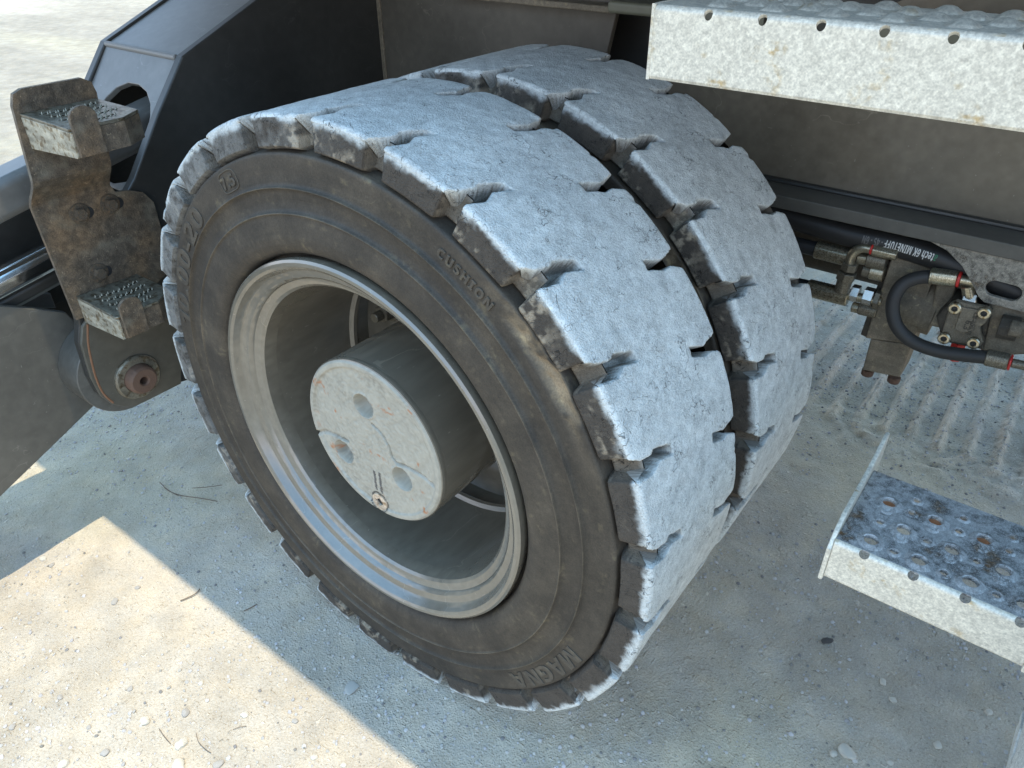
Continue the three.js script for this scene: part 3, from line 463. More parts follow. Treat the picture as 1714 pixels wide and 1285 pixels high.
// stabilizer frame: two side plates, sloping cover, end plate with the round opening
const XB = -0.985;
{
  const side = yzAt([[305, 95], [265, 190], [225, 300], [185, 330], [150, 420]], XA);          // [z, y]
  const top = yzAt([[430, 0]], XA)[0], sl = (top[1] - side[0][1]) / (top[0] - side[0][0]);
  const upY = side[0][1] + sl * (ZC - side[0][0]);
  const lug = yzAt([[133, 545], [132, 575], [140, 600], [150, 632], [165, 660], [184, 674], [205, 679], [225, 677], [240, 671], [270, 656], [300, 641]], XA);
  const out = [[ZC, upY], [side[0][0], side[0][1]], side[1], side[2], [-0.075, 0.765], [0.02, 0.70], [0.075, 0.62], ...lug, [-0.25, 0.30], [-0.55, 0.42], [ZC, 0.55]];
  exP('stabilizer_side_plate', plateX(out.reverse(), XA, 0.022, 0.003), M.darkPaint);
  exP('stabilizer_side_plate', plateX(out, XB, 0.022, 0.003), M.darkPaint);
  // lug stiffener with rust along its edge
  const lp = yzAt([[150, 520], [135, 545], [133, 575], [140, 600], [150, 632], [165, 660], [184, 674], [205, 678], [225, 676], [240, 670], [300, 640], [300, 520]], XA);
  exP('pivot_lug', plateX(lp.reverse(), XA + 0.0085, 0.008, 0.0015), M.lugPaint);
  // bead of rust along the outer edge of the lug
  const edgePts = yzAt([[145, 540], [146, 572], [152, 604], [160, 632], [172, 656], [188, 671]], XA).map(([z, y]) => V(XA + 0.007, y, z + 0.002));
  exP('rusty_edge', tube(edgePts, 0.0028, 40, 6), M.rustEdge);
  const pc = at(230, 630, 'x', XA + 0.01);
  // pivot boss behind the lug, washer ring, pin
  exP('pivot_boss', rod(V(-0.80, pc.y + 0.012, pc.z + 0.008), V(XA - 0.021, pc.y + 0.012, pc.z + 0.008), 0.098, 0.098, 48), M.legPaint);
  const rg = lathe([[0.033, 0], [0.033, 0.010], [0.046, 0.010], [0.0495, 0.006], [0.0495, 0]], 48, 0.4).rotateY(Math.PI / 2).translate(XA + 0.0084, pc.y, pc.z);
  exP('pin_washer', rg, M.steelDull);
  const pinCap = lathe([[0.0085, 0.004], [0.0085, 0.028], [0.0115, 0.031], [0.026, 0.031], [0.030, 0.027], [0.032, 0.020], [0.032, 0]], 40, 0.4).rotateY(Math.PI / 2).translate(XA + 0.0084, pc.y, pc.z);
  const pin = exP('pivot_pin', pinCap, M.rustPin); tag(pin, 'rusty brown pivot pin with a dark central hole');
  part('pin_hole', rod(V(XA + 0.010, pc.y, pc.z), V(XA + 0.014, pc.y, pc.z), 0.0088, 0.0088, 16), M.black, ex);  // black disc at the bottom of the pin hole
  // sloping cover and end plate, both spanning the two side plates
  const A = [side[0][0], side[0][1]], B = [ZC, upY], E2 = [side[2][0], side[2][1]];
  const slab = (p, q, th, holes = [], bev = 0.002, x0 = XB, x1 = XA - 0.0225, lift = -0.004) => {            // plate from p to q in the zy plane
    const L = Math.hypot(q[0] - p[0], q[1] - p[1]), g = extr([[x0, 0], [x1, 0], [x1, L], [x0, L]], th, bev, holes).translate(0, 0, lift - th);
    const ux = V(1, 0, 0), uy = V(0, (q[1] - p[1]) / L, (q[0] - p[0]) / L), uz = new THREE.Vector3().crossVectors(ux, uy);
    return metreUV(g).applyMatrix4(new THREE.Matrix4().makeBasis(ux, uy, uz).setPosition(0, p[1], p[0]));
  };
  exP('cover_plate', slab(A, B, 0.012), M.skylitPaint);
  exP('weld_seam', rod(V(XB, A[1] - 0.004, A[0] - 0.001), V(XA - 0.0226, A[1] - 0.004, A[0] - 0.001), 0.006, 0.006, 10), M.weld);
  // end plate: from the low front edge up to the cover, with a big rounded opening
  const lowP = [E2[0] + (E2[0] - A[0]) * 0.12, E2[1] + (E2[1] - A[1]) * 0.12], L = Math.hypot(A[0] - lowP[0], A[1] - lowP[1]);
  const uy = V(0, (A[1] - lowP[1]) / L, (A[0] - lowP[0]) / L), nrm = new THREE.Vector3().crossVectors(V(1, 0, 0), uy), o = V(0, lowP[1], lowP[0]);
  const loc = (px, py) => { const a = (px - W / 2) / F, b = -(py - H / 2) / F, d = V(RX[0] * a + RY[0] * b - RZ[0], RX[1] * a + RY[1] * b - RZ[1], RX[2] * a + RY[2] * b - RZ[2]); const t = o.clone().sub(CAM).dot(nrm) / d.dot(nrm), p = CAM.clone().addScaledVector(d, t).sub(o); return [p.x, p.dot(uy)]; };
  const hp = [[176, 160], [192, 145], [211, 137], [229, 140], [242, 152], [248, 172], [248, 192], [243, 218], [236, 245], [231, 262]].map(p => loc(...p));
  const hole = [...hp, [hp[9][0] - 0.012, 0.022], [hp[9][0] - 0.05, 0.010], [XB + 0.05, 0.010], [XB + 0.03, 0.03], [hp[0][0] - 0.03, hp[0][1] - 0.05]];
  exP('end_plate', slab(lowP, A, 0.012, [hole]), M.skylitPaint);
}

// stabilizer leg hanging from the pivot
const leg = thing('stabilizer_leg', 'grey box-section stabilizer leg reaching outwards beneath the chrome piston rod', 'stabilizer leg', [-0.92, 0, 0.1]);
{
  const x0 = -0.80, o = yzAt([[185, 640], [165, 672], [85, 750], [0, 832]], x0), t = yzAt([[0, 512], [60, 517], [110, 523], [150, 560]], x0);
  const dz = o[3][0] - o[2][0], dy = o[3][1] - o[2][1], tz = t[0][0] - t[2][0], ty = t[0][1] - t[2][1];
  const poly = [o[0], o[1], o[2], o[3], [o[3][0] + dz * 4, o[3][1] + dy * 2.2], [t[0][0] + tz * 4, t[0][1] - ty * 2], [t[0][0] + tz, t[0][1] + ty * 0.3], t[0], t[1], t[2], t[3], [o[0][0] - 0.03, o[0][1] + 0.1]];
  part('leg_side_plate', plateX(poly, x0, 0.016, 0.002), M.legPaint, leg);
  part('leg_side_plate', plateX(poly, -1.035, 0.016, 0.002), M.legPaint, leg);
  const e = [o[3][0] + dz * 3, o[3][1] + dy * 1.65];
  const bott = plateX([[o[2][0] - 0.1, o[2][1] + 0.048], [o[2][0] - 0.1, o[2][1] + 0.06], [e[0], e[1] + 0.03], [e[0], e[1] + 0.018]], x0 - 0.0165, 0.218, 0.001);
  part('leg_floor', bott, M.legPaint, leg);
  part('dark_backing', plateX([[-0.16, 0.50], [0.60, 0.50], [0.60, 0.60], [0.20, 0.735], [-0.16, 0.80]].reverse(), -0.945, 0.01, 0.001), M.darkPaint, leg);  // dark sheet added to block the bright view behind the rod
  const w0 = t[2], w1 = t[0];
  part('leg_crossbar', plateX([[w0[0] - 0.02, w0[1] + 0.005], [w0[0] - 0.02, w0[1] - 0.03], [w1[0] + 0.02, w1[1] - 0.03], [w1[0] + 0.02, w1[1] + 0.0]], x0 - 0.10, 0.11, 0.002), M.skylitPaint, leg);
}
// hydraulic cylinder that folds the leg: square guard beam and chrome rod
const cyl = thing('hydraulic_cylinder', 'grey cylinder guard with a polished chrome rod passing through the round opening', 'hydraulic cylinder', [-0.86, 0.75, 0]);
{
  const xr = -0.775, a = at(0, 378, 'x', xr), b = at(235, 256, 'x', xr), d = new THREE.Vector3().subVectors(b, a).normalize();
  const p0 = a.clone().addScaledVector(d, -0.16), p1 = b.clone().addScaledVector(d, 0.18), L = p0.distanceTo(p1);
  const g = new RoundedBoxGeometry(0.085, 0.072, L, 4, 0.018).translate(-0.0425, -0.033, L / 2);
  const uz = d.clone(), ux = V(1, 0, 0), uy = new THREE.Vector3().crossVectors(uz, ux);
  const mx = new THREE.Matrix4().makeBasis(ux, uy, uz).setPosition(p0); g.applyMatrix4(mx);
  part('guard_beam', metreUV(g), M.skylitPaint, cyl);
  const r0 = at(0, 474, 'x', -0.84), r1 = at(88, 428, 'x', -0.84), rd = new THREE.Vector3().subVectors(r1, r0).normalize();
  part('piston_rod', rod(r0.clone().addScaledVector(rd, -0.2), r1.clone().addScaledVector(rd, 0.16), 0.0275, 0.0275, 40), M.chrome, cyl);
  const q0 = r0.clone().add(V(-0.01, -0.045, 0.02));
  part('lower_guard', rod(q0.clone().addScaledVector(rd, -0.2), q0.clone().addScaledVector(rd, 0.5), 0.022, 0.022, 24), M.darkPaint, cyl);
}

// ------------------------------------------------------------------ rusty foothold bracket bolted to the stabilizer frame
const fb = thing('foothold_bracket', 'rusty brown bent-plate bracket with two toothed footholds bolted beside the wheel', 'foothold', [-0.66, 0.75, 0]);
{
  const fP = (n, g, m) => part(n, g, m, fb);
  const th = 0.009, xl = XA + 0.0005 + th, xu = -0.655;
  // bent plate: low part, slanting band, high part, as one sheet swept over an outline
  const outline = [[0.087, 0.571], [0.092, 0.800], [0.088, 0.850], [0.077, 0.975], [0.070, 0.993], [0.055, 0.999], [-0.045, 0.999], [-0.060, 0.990], [-0.064, 0.972], [-0.052, 0.850], [-0.054, 0.800], [-0.060, 0.785], [-0.085, 0.781], [-0.112, 0.770], [-0.128, 0.745], [-0.130, 0.60], [-0.05, 0.566]];
  const g = extr(flip(outline), th, 0.0015).rotateY(Math.PI / 2);
  // subdivide along y by clipping: rebuild as strips so that the bend is smooth
  const strips = []; const ys = [0.55, 0.795, 0.803, 0.813, 0.825, 0.838, 0.848, 0.856, 1.01];
  const clipY = (poly, y, up) => { const r = []; for (let i = 0; i < poly.length; i++) { const a = poly[i], b = poly[(i + 1) % poly.length], ia = up ? a[1] >= y : a[1] <= y, ib = up ? b[1] >= y : b[1] <= y; if (ia) r.push(a); if (ia !== ib) { const t = (y - a[1]) / (b[1] - a[1]); r.push([lerp(a[0], b[0], t), y]); } } return r; };
  for (let i = 0; i < ys.length - 1; i++) { let p = clipY(clipY(outline, ys[i], true), ys[i + 1], false); strips.push(extr(flip(p), th, 0).rotateY(Math.PI / 2)); }
  const bent = join(strips), pa = bent.attributes.position;
  for (let i = 0; i < pa.count; i++) pa.setX(i, pa.getX(i) + lerp(xl - th, xu - th, ss(0.797, 0.854, pa.getY(i))));
  bent.computeVertexNormals(); fP('bent_plate', metreUV(bent), M.rust);
  const rim = [[0.092, 0.60], [0.0925, 0.795]];
  // bolts with slotted clearance holes
  for (const [px, py, y] of [[133, 357], [184, 341], [165, 456]]) {
    const c = at(px, py, 'x', xl), b = rod(V(xl - 0.001, c.y, c.z), V(xl + 0.003, c.y, c.z), 0.019, 0.019, 28), h = rod(V(xl + 0.0028, c.y, c.z), V(xl + 0.013, c.y, c.z), 0.0125, 0.0118, 6);
    const m = fP('bolt', join([b, h]), M.rust); const s = rod(V(xl - 0.001, c.y - 0.003, c.z - 0.016), V(xl + 0.0006, c.y - 0.003, c.z - 0.016), 0.011, 0.011, 16); part('slot', s, M.black, m).position.set(0, 0, 0);
  }
  // footholds
  const tread = (x0, x1, y, zl, zr, tabZ, dark) => {
    const h = 0.046, ch = 0.035;
    // folded sheet: top, left skirt, front skirt, chamfered right skirt
    const topP = [[x0, zl], [x1 - 0.004, zl], [x1, zl - 0.004], [x1, zr + ch * 1.2], [x1 - ch * 0.8, zr], [x0, zr]];
    const mk = dark ? M.rust : M.worn;
    const slots = []; for (let i = 0; i < 4; i++) { const sx = lerp(x0 + 0.028, x1 - 0.036, i / 3), z0 = zl - 0.016, z1 = zr + 0.020 + (i > 2 ? 0.02 : 0), q = []; const n = 16; for (let k = 0; k <= n; k++) { const t = k / n; q.push([sx + 0.010 * Math.sin(t * Math.PI) + (k % 2 ? 0.0022 : 0), lerp(z0, z1, t)]); } for (let k = n; k >= 0; k--) { const t = k / n; q.push([sx + 0.0105 + 0.010 * Math.sin(t * Math.PI) - (k % 2 ? 0 : 0.0022), lerp(z0, z1, t)]); } slots.push(q); }
    const t = fP('foothold_tread', plateY([...topP].reverse(), y, 0.005, 0.0012, slots), M.steelDull);
    part('slot_backing', plateY([...topP].reverse().map(([a, b]) => [lerp(a, (x0 + x1) / 2, 0.04), lerp(b, (zl + zr) / 2, 0.04)]), y - 0.013, 0.003, 0.0005), M.black, t).position.set(0, 0, 0);  // black sheet stands in for the shade inside the slots
    // raised teeth along both lips of each slot
    const teeth = []; for (const q of slots) for (let k = 1; k < q.length - 1; k += 2) { teeth.push(new THREE.ConeGeometry(0.0022, 0.005, 5).translate(q[k][0], y + 0.002, q[k][1])); }
    { const tm = part('teeth', join(teeth), M.worn, t); tm.position.set(0, 0, 0); tm.userData.kind = 'stuff'; }
    fP('skirt', plateZ([[x0, y - h - 0.012], [x1, y - h], [x1, y - 0.0052], [x0, y - 0.0052]], zl, 0.005, 0.001), M.worn);  // lighter than the other skirts, for warm bounce off the sunlit ground
    fP('skirt', plateX([[zl - 0.0055, y - h], [zl - 0.0055, y - 0.0052], [zr + ch * 1.2, y - 0.0052], [zr + ch * 1.2, y - h]].reverse(), x1, 0.005, 0.001), M.rust);
    const sk = extr([[0, y - h], [Math.hypot(ch * 0.8, ch * 1.2), y - h], [Math.hypot(ch * 0.8, ch * 1.2), y - 0.0052], [0, y - 0.0052]], 0.005, 0.001); sk.translate(0, 0, -0.005).rotateY(Math.atan2(1.2, -0.8)).translate(x1 + 0.0003, 0, zr + ch * 1.2);
    fP('skirt', metreUV(sk), M.rust);
    // upright toe tab at the outer corner
    const tp = []; const tw = 0.043, z0 = tabZ - tw, z1 = tabZ, yt = y + 0.032; tp.push([z1, y - h + 0.002], [z1, yt - 0.018]); for (let i = 1; i < 8; i++) { const a = i / 8 * Math.PI; tp.push([(z0 + z1) / 2 + tw / 2 * Math.cos(a), yt - 0.018 + 0.018 * Math.sin(a)]); } tp.push([z0, yt - 0.018], [z0, y - h + 0.002]);
    fP('toe_tab', plateX(tp.reverse(), x1 + 0.0075, 0.007, 0.0012), M.rust);
  };
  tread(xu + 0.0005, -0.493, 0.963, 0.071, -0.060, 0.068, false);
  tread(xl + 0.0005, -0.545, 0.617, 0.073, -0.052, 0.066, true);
}

// ------------------------------------------------------------------ galvanised steps
const csg = new Evaluator(); csg.attributes = ['position', 'normal', 'uv']; csg.useGroups = false;
function pierce(geo, cutters) { let b = new Brush(geo); b.updateMatrixWorld(); for (const c of cutters) { const k = new Brush(c); k.updateMatrixWorld(); b = csg.evaluate(b, k, SUBTRACTION); } return metreUV(b.geometry); }
const edgeCut = (x, y, z, r) => new THREE.CylinderGeometry(r, r, 0.05, 18).rotateX(Math.PI / 4).translate(x, y, z);
const upper = thing('boarding_step', 'high galvanised boarding step with deep bright front and raised dimples', 'step', [0.6, 1.11, -0.2]);
{
  const x0 = 0.391, x1 = 0.98, yt = 1.1795, yb = 1.112, zf = -0.121, zb = -0.235;
  const sP = (n, g, m) => part(n, g, m, upper);
  const prof = [[zf, yb + 0.003], [zf, yt - 0.006]]; for (let i = 1; i <= 6; i++) { const a = i / 6 * Math.PI / 2; prof.push([zf - 0.006 + 0.006 * Math.cos(a), yt - 0.006 + 0.006 * Math.sin(a)]); }
  prof.push([zb, yt], [zb, yt - 0.003], [zf - 0.006, yt - 0.003], [zf - 0.003, yt - 0.007], [zf - 0.003, yb + 0.003], [zf - 0.02, yb + 0.002], [zf - 0.02, yb], [zf - 0.002, yb]);
  const eh = []; for (let i = 0; i < 11; i++) { const x = 0.446 + i * 0.0518; if (x < x1 - 0.02) eh.push(edgeCut(x, yt - 0.0050, zf - 0.0010, 0.0042)); }
  sP('step_plank', pierce(plateX(prof.reverse(), x1, x1 - x0, 0), eh), M.galv);
  sP('side_lip', plateX([[zf - 0.0005, yb - 0.001], [zf - 0.0005, yt + 0.0005], [zb, yt + 0.0005], [zb, yb - 0.001]].reverse(), x0 - 0.0003, 0.004, 0.001), M.galv);
  for (let r = 0; r < 4; r++) for (let i = 0; i < 11; i++) { const x = 0.446 + (i + (r % 2 ? 0.5 : 0)) * 0.0518, z = zf - 0.028 - r * 0.024; if (x > x1 - 0.02) continue; sP('raised_dimple', metreUV(lathe([[0.0001, 0.0056], [0.0040, 0.0054], [0.0064, 0.0047], [0.0100, 0.0026], [0.0128, 0.0008], [0.0155, -0.0004]], 20, 0.8).rotateX(-Math.PI / 2).translate(x, yt, z)), M.galv); }
  // bracket that carries the step from the frame
  sP('step_bracket', box(0.46, 0.48, yt - 0.05, yt - 0.004, ZC - 0.1, zb + 0.01, 0.002), M.darkPaint);
  sP('step_bracket', box(0.90, 0.92, yt - 0.05, yt - 0.004, ZC - 0.1, zb + 0.01, 0.002), M.darkPaint);
}
const lower = thing('boarding_step', 'low galvanised perforated boarding step with rust-stained holes and upright end plate', 'step', [0.78, 0.58, -0.2]);
{
  const x0 = 0.684, x1 = 0.893, yt = 0.641, yb = 0.582, zf = -0.12, zb = -0.278;
  const sP = (n, g, m) => part(n, g, m, lower);
  const holes = [], big = [], small = [];
  for (let i = 0; i < 4; i++) { const x = 0.717 + i * 0.052; big.push([x, -0.2235], [x, -0.145], [x + 0.026, -0.1845]); small.push([x, -0.2095], [x, -0.183], [x + 0.026, -0.249], [x + 0.026, -0.2225], [x + 0.026, -0.170], [x + 0.026, -0.143]); }
  const ok = ([x, z]) => x < x1 - 0.012;
  for (const p of big.filter(ok)) holes.push(circlePts(p[0], p[1], 0.0078, 18)); for (const p of small.filter(ok)) holes.push(circlePts(p[0], p[1], 0.0042, 12));
  sP('step_plank', plateY([[x0, zf - 0.0062], [x0, zb], [x1, zb], [x1, zf - 0.0062]], yt, 0.003, 0.0004, holes), M.galvDirty);
  const prof = [[zf, yb + 0.003], [zf, yt - 0.006]]; for (let i = 1; i <= 6; i++) { const a = i / 6 * Math.PI / 2; prof.push([zf - 0.006 + 0.006 * Math.cos(a), yt - 0.006 + 0.006 * Math.sin(a)]); }
  prof.push([zf - 0.0062, yt - 0.003], [zf - 0.003, yt - 0.007], [zf - 0.003, yb + 0.003], [zf - 0.018, yb + 0.002], [zf - 0.018, yb], [zf - 0.002, yb]);
  const eh = []; for (let i = 0; i < 4; i++) { const x = 0.717 + i * 0.0523; if (x < x1 - 0.008) eh.push(edgeCut(x, yt - 0.003, zf - 0.003, 0.0056)); }
  const fp = sP('front_face', pierce(plateX(prof.reverse(), x1, x1 - x0, 0), eh), M.galv); tag(fp, 'bright zinc front face of the step');
  sP('rear_flange', box(x0, x1, yb + 0.01, yt - 0.0035, zb, zb + 0.003, 0.001), M.galvDirty);
  const endP = [[zf + 0.002, yb - 0.004], [zf + 0.003, yt - 0.012], [zf - 0.012, yt + 0.006], [zf - 0.035, yt + 0.017], [-0.255, yt + 0.017], [-0.318, yt + 0.030], [-0.330, yt + 0.028], [-0.332, yb + 0.01], [-0.27, yb - 0.004]];
  const ep = sP('end_plate', plateX(endP, x0 - 0.0004, 0.0055, 0.0015), M.galv);
  sP('end_plate', plateX(endP, x1 + 0.0058, 0.0054, 0.0015), M.galv);
  // raised collars round the holes, rust inside some of them
  big.filter(ok).forEach((p, i) => sP('raised_collar', metreUV(lathe([[0.0078, -0.0006], [0.0080, 0.0022], [0.0090, 0.0032], [0.0110, 0.0026], [0.0165, -0.0004]], 22, 0.8).rotateX(-Math.PI / 2).translate(p[0], yt, p[1])), M.galvDirty));
  small.filter(ok).forEach(p => sP('small_collar', metreUV(lathe([[0.0042, -0.0006], [0.0044, 0.0014], [0.0052, 0.0020], [0.0068, 0.0012], [0.0085, -0.0003]], 14, 0.8).rotateX(-Math.PI / 2).translate(p[0], yt, p[1])), M.galvDirty));
  for (let i = 0; i < 3; i++) { const x = 0.717 + i * 0.052; sP('rusty_sleeve', lathe([[0.0079, -0.0005], [0.0079, -0.009]], 20).rotateX(-Math.PI / 2).translate(x, yt, -0.2235), M.rustEdge); }
  sP('step_hanger', box(0.889, 0.901, yb + 0.004, yt + 0.012, -0.86, -0.333, 0.002), M.galvDirty);
  sP('step_hanger', box(0.889, 0.901, yt + 0.0125, 0.76, -0.86, -0.80, 0.002), M.galvDirty);
}

// ------------------------------------------------------------------ hydraulics under the frame beam
const ZH = -0.83, HTX = 0.63, HSX = 0.85;          // the print on the hose: where it starts, its width
const PX = (px, py, z = ZH) => at(px, py, 'z', z);
const mpp = (px, py, z) => PX(px, py, z).distanceTo(CAM) / F;    // rough metres in a pixel there
const seg = (a, b, rpx, z = ZH, r2) => { const p = PX(...a, z), q = PX(...b, z), k = mpp(...a, z); return rod(p, q, rpx * k, (r2 ?? rpx) * k, 28, 0.0012); };
const hex = (a, b, rpx, z = ZH) => { const p = PX(...a, z), q = PX(...b, z), k = mpp(...a, z); return rod(p, q, rpx * k, rpx * k, 6, 0.001); };
{ // big printed hose
  const path = [[1240, 325], [1310, 357], [1370, 377], [1430, 394], [1500, 409], [1560, 427], [1620, 450], [1690, 480], [1790, 530]].map(p => PX(...p, ZC - 0.03));
  const curve = new THREE.CatmullRomCurve3(path, false, 'centripetal'), L = curve.getLength();
  const hose = thing('hydraulic_hose', 'thick black hydraulic hose printed with white letters under the frame beam', 'hose', [path[4].x, path[4].y - 0.02, path[4].z]);
  const hg = new THREE.TubeGeometry(curve, 120, 0.0225, 28), hn = hg.attributes.normal, ring = 70 * 29; let bj = 0, bd = -2;
  for (let j = 0; j < 28; j++) { const d = hn.getY(ring + j) * 0.30 + hn.getZ(ring + j) * 0.95; if (d > bd) { bd = d; bj = j; } }
  const vUp = hn.getY(ring + (bj + 2) % 28) > hn.getY(ring + bj), HTY = 1 - bj / 28;      // the print faces outwards
  const t = canvasTex(2048, 256, (c, w, h) => {
    c.fillStyle = '#2b2a29'; c.fillRect(0, 0, w, h);
    const r = rngFrom(9); for (let i = 0; i < 900; i++) { c.fillStyle = r() > 0.5 ? 'rgba(90,82,70,0.16)' : 'rgba(10,10,10,0.25)'; c.fillRect(r() * w, r() * h, 3 + r() * 22, 1 + r() * 2); }
    for (const dy of [-h, 0, h]) {
    c.save(); c.translate(w * HTX, h * HTY + dy); if (!vUp) c.scale(1, -1); c.rotate(Math.PI); c.textBaseline = 'middle'; c.font = 'bold 38px sans-serif'; c.scale(HSX, 1);
    c.fillStyle = '#2f7d55'; c.fillText('a', 0, 0); const wa = c.measureText('a').width; c.fillStyle = '#d8d6cf'; c.fillText('tech 6K MINETUFF', wa, 0); const wb = c.measureText('tech 6K MINETUFF').width;
    c.fillStyle = 'rgba(190,186,176,0.45)'; c.fillText(' - 4S - 6N', wa + wb, 0); c.restore();
    }
  });
  const hm = std(lin(1, 1, 1), 0.5); hm.map = t;
  part('hose_body', hg, hm, hose);
}

{ // looped hose with crimped ends
  const lp = [[1556, 463, -0.80], [1535, 465, -0.79], [1512, 475, -0.78], [1497, 497, -0.77], [1494, 522, -0.765], [1503, 549, -0.76], [1527, 571, -0.76], [1565, 586, -0.76], [1605, 593, -0.76], [1652, 598, -0.76]].map(([a, b, z]) => PX(a, b, z));
  const hose = thing('hydraulic_hose', 'thin black hose looping down from one crimped coupling to another', 'hose', [lp[4].x, lp[4].y - 0.03, lp[4].z]);
  part('hose_body', tube(lp, 0.0118, 90, 18), std(lin(0.034, 0.032, 0.030), 0.6), hose);
  part('crimped_coupling', join([seg([1557, 461], [1602, 467], 12, -0.80), seg([1560, 461.5], [1564, 462], 12.6, -0.80)]), M.steel, hose);
  part('red_ring', seg([1602.5, 467], [1607.5, 468], 11.5, -0.80), M.red, hose);
  part('pipe_end', seg([1607, 468], [1640, 474], 7, -0.80), M.steel, hose);
  part('crimped_coupling', seg([1650, 597.5], [1688, 606], 12, -0.76), M.steelDull, hose);
  part('red_ring', seg([1688.5, 606], [1693, 607], 11.5, -0.76), M.red, hose);
  part('pipe_end', seg([1693, 607], [1760, 622], 6.5, -0.76), M.steelDull, hose);
}
{ // valve block and its pipe fittings
  const vb = thing('valve_block', 'brown cast valve block with stacked pipe fittings behind the inner wheel', 'valve block', [PX(1480, 620).x, PX(1480, 620).y, ZH - 0.05]);
  const vP = (n, g, m) => part(n, g, m, vb);
  vP('block_body', plateZ(xyAt([[1448, 566], [1493, 428], [1605, 449], [1560, 470], [1527, 577]], ZH).reverse(), ZH, 0.09, 0.003), M.cast);
  vP('block_foot', plateZ(xyAt([[1443, 619], [1457, 567], [1526, 578], [1505, 632]], ZH - 0.004).reverse(), ZH - 0.004, 0.08, 0.003), M.cast);
  vP('block_flank', plateZ(xyAt([[1440, 560], [1482, 436], [1494, 440], [1450, 565]], ZH - 0.02).reverse(), ZH - 0.02, 0.07, 0.002), M.castDark);
  for (const [a, b] of [[1453, 619], [1497, 631]]) { const p = PX(a, b, ZH - 0.03); vP('bolt_head', rod(V(p.x, p.y + 0.002, p.z), V(p.x, p.y - 0.012, p.z), 0.012, 0.0115, 12), M.rustPin); }
  vP('pipe_union', seg([1366, 417], [1426, 432], 13.5), M.steel);
  vP('pipe_union', seg([1352, 481], [1420, 498], 13.5), M.steel);
  vP('rubber_pipe', seg([1290, 398], [1366, 417], 11), M.hose);
  vP('rubber_pipe', seg([1270, 462], [1352, 481], 11), M.hose);
  vP('pipe_neck', seg([1418, 494], [1476, 505], 7), M.steel);
  vP('hex_nut', hex([1425, 489], [1438, 492], 13), M.bare); vP('hex_nut', hex([1446, 494], [1462, 498], 14), M.bare); vP('hex_nut', hex([1464, 500], [1473, 502], 15), M.steelDull);
  vP('hex_nut', hex([1424, 440], [1420, 452], 12, ZH + 0.02), M.steelDull); vP('hex_nut', hex([1419, 455], [1414, 468], 14, ZH + 0.02), M.steelDull); vP('adapter', seg([1416, 462], [1408, 488], 11, ZH + 0.02), M.steelDull);
  vP('bent_pipe', tube([[1422, 442], [1425, 428], [1434, 418], [1446, 415], [1458, 417]].map(p => PX(...p, ZH + 0.02)), 0.0085, 40, 14), M.steel);
  vP('red_ring', seg([1457, 416.5], [1461, 417.5], 8.2, ZH + 0.02), M.red);
  vP('crimped_coupling', seg([1461, 418], [1502, 427], 8.5, ZH + 0.02), M.steel);
  vP('pipe_union', seg([1436, 431], [1452, 434], 9), M.steel); vP('pipe_union', seg([1452, 433], [1484, 440], 12), M.steelDull);
  vP('pipe_union', seg([1444, 452], [1458, 455], 9), M.steelDull); vP('pipe_union', seg([1457, 454], [1480, 459], 11.5), M.steel);
  vP('plug_cap', seg([1426, 513], [1438, 516], 8), M.steel); vP('plug_cap', seg([1438, 515], [1468, 522], 10), M.steelDull);
}
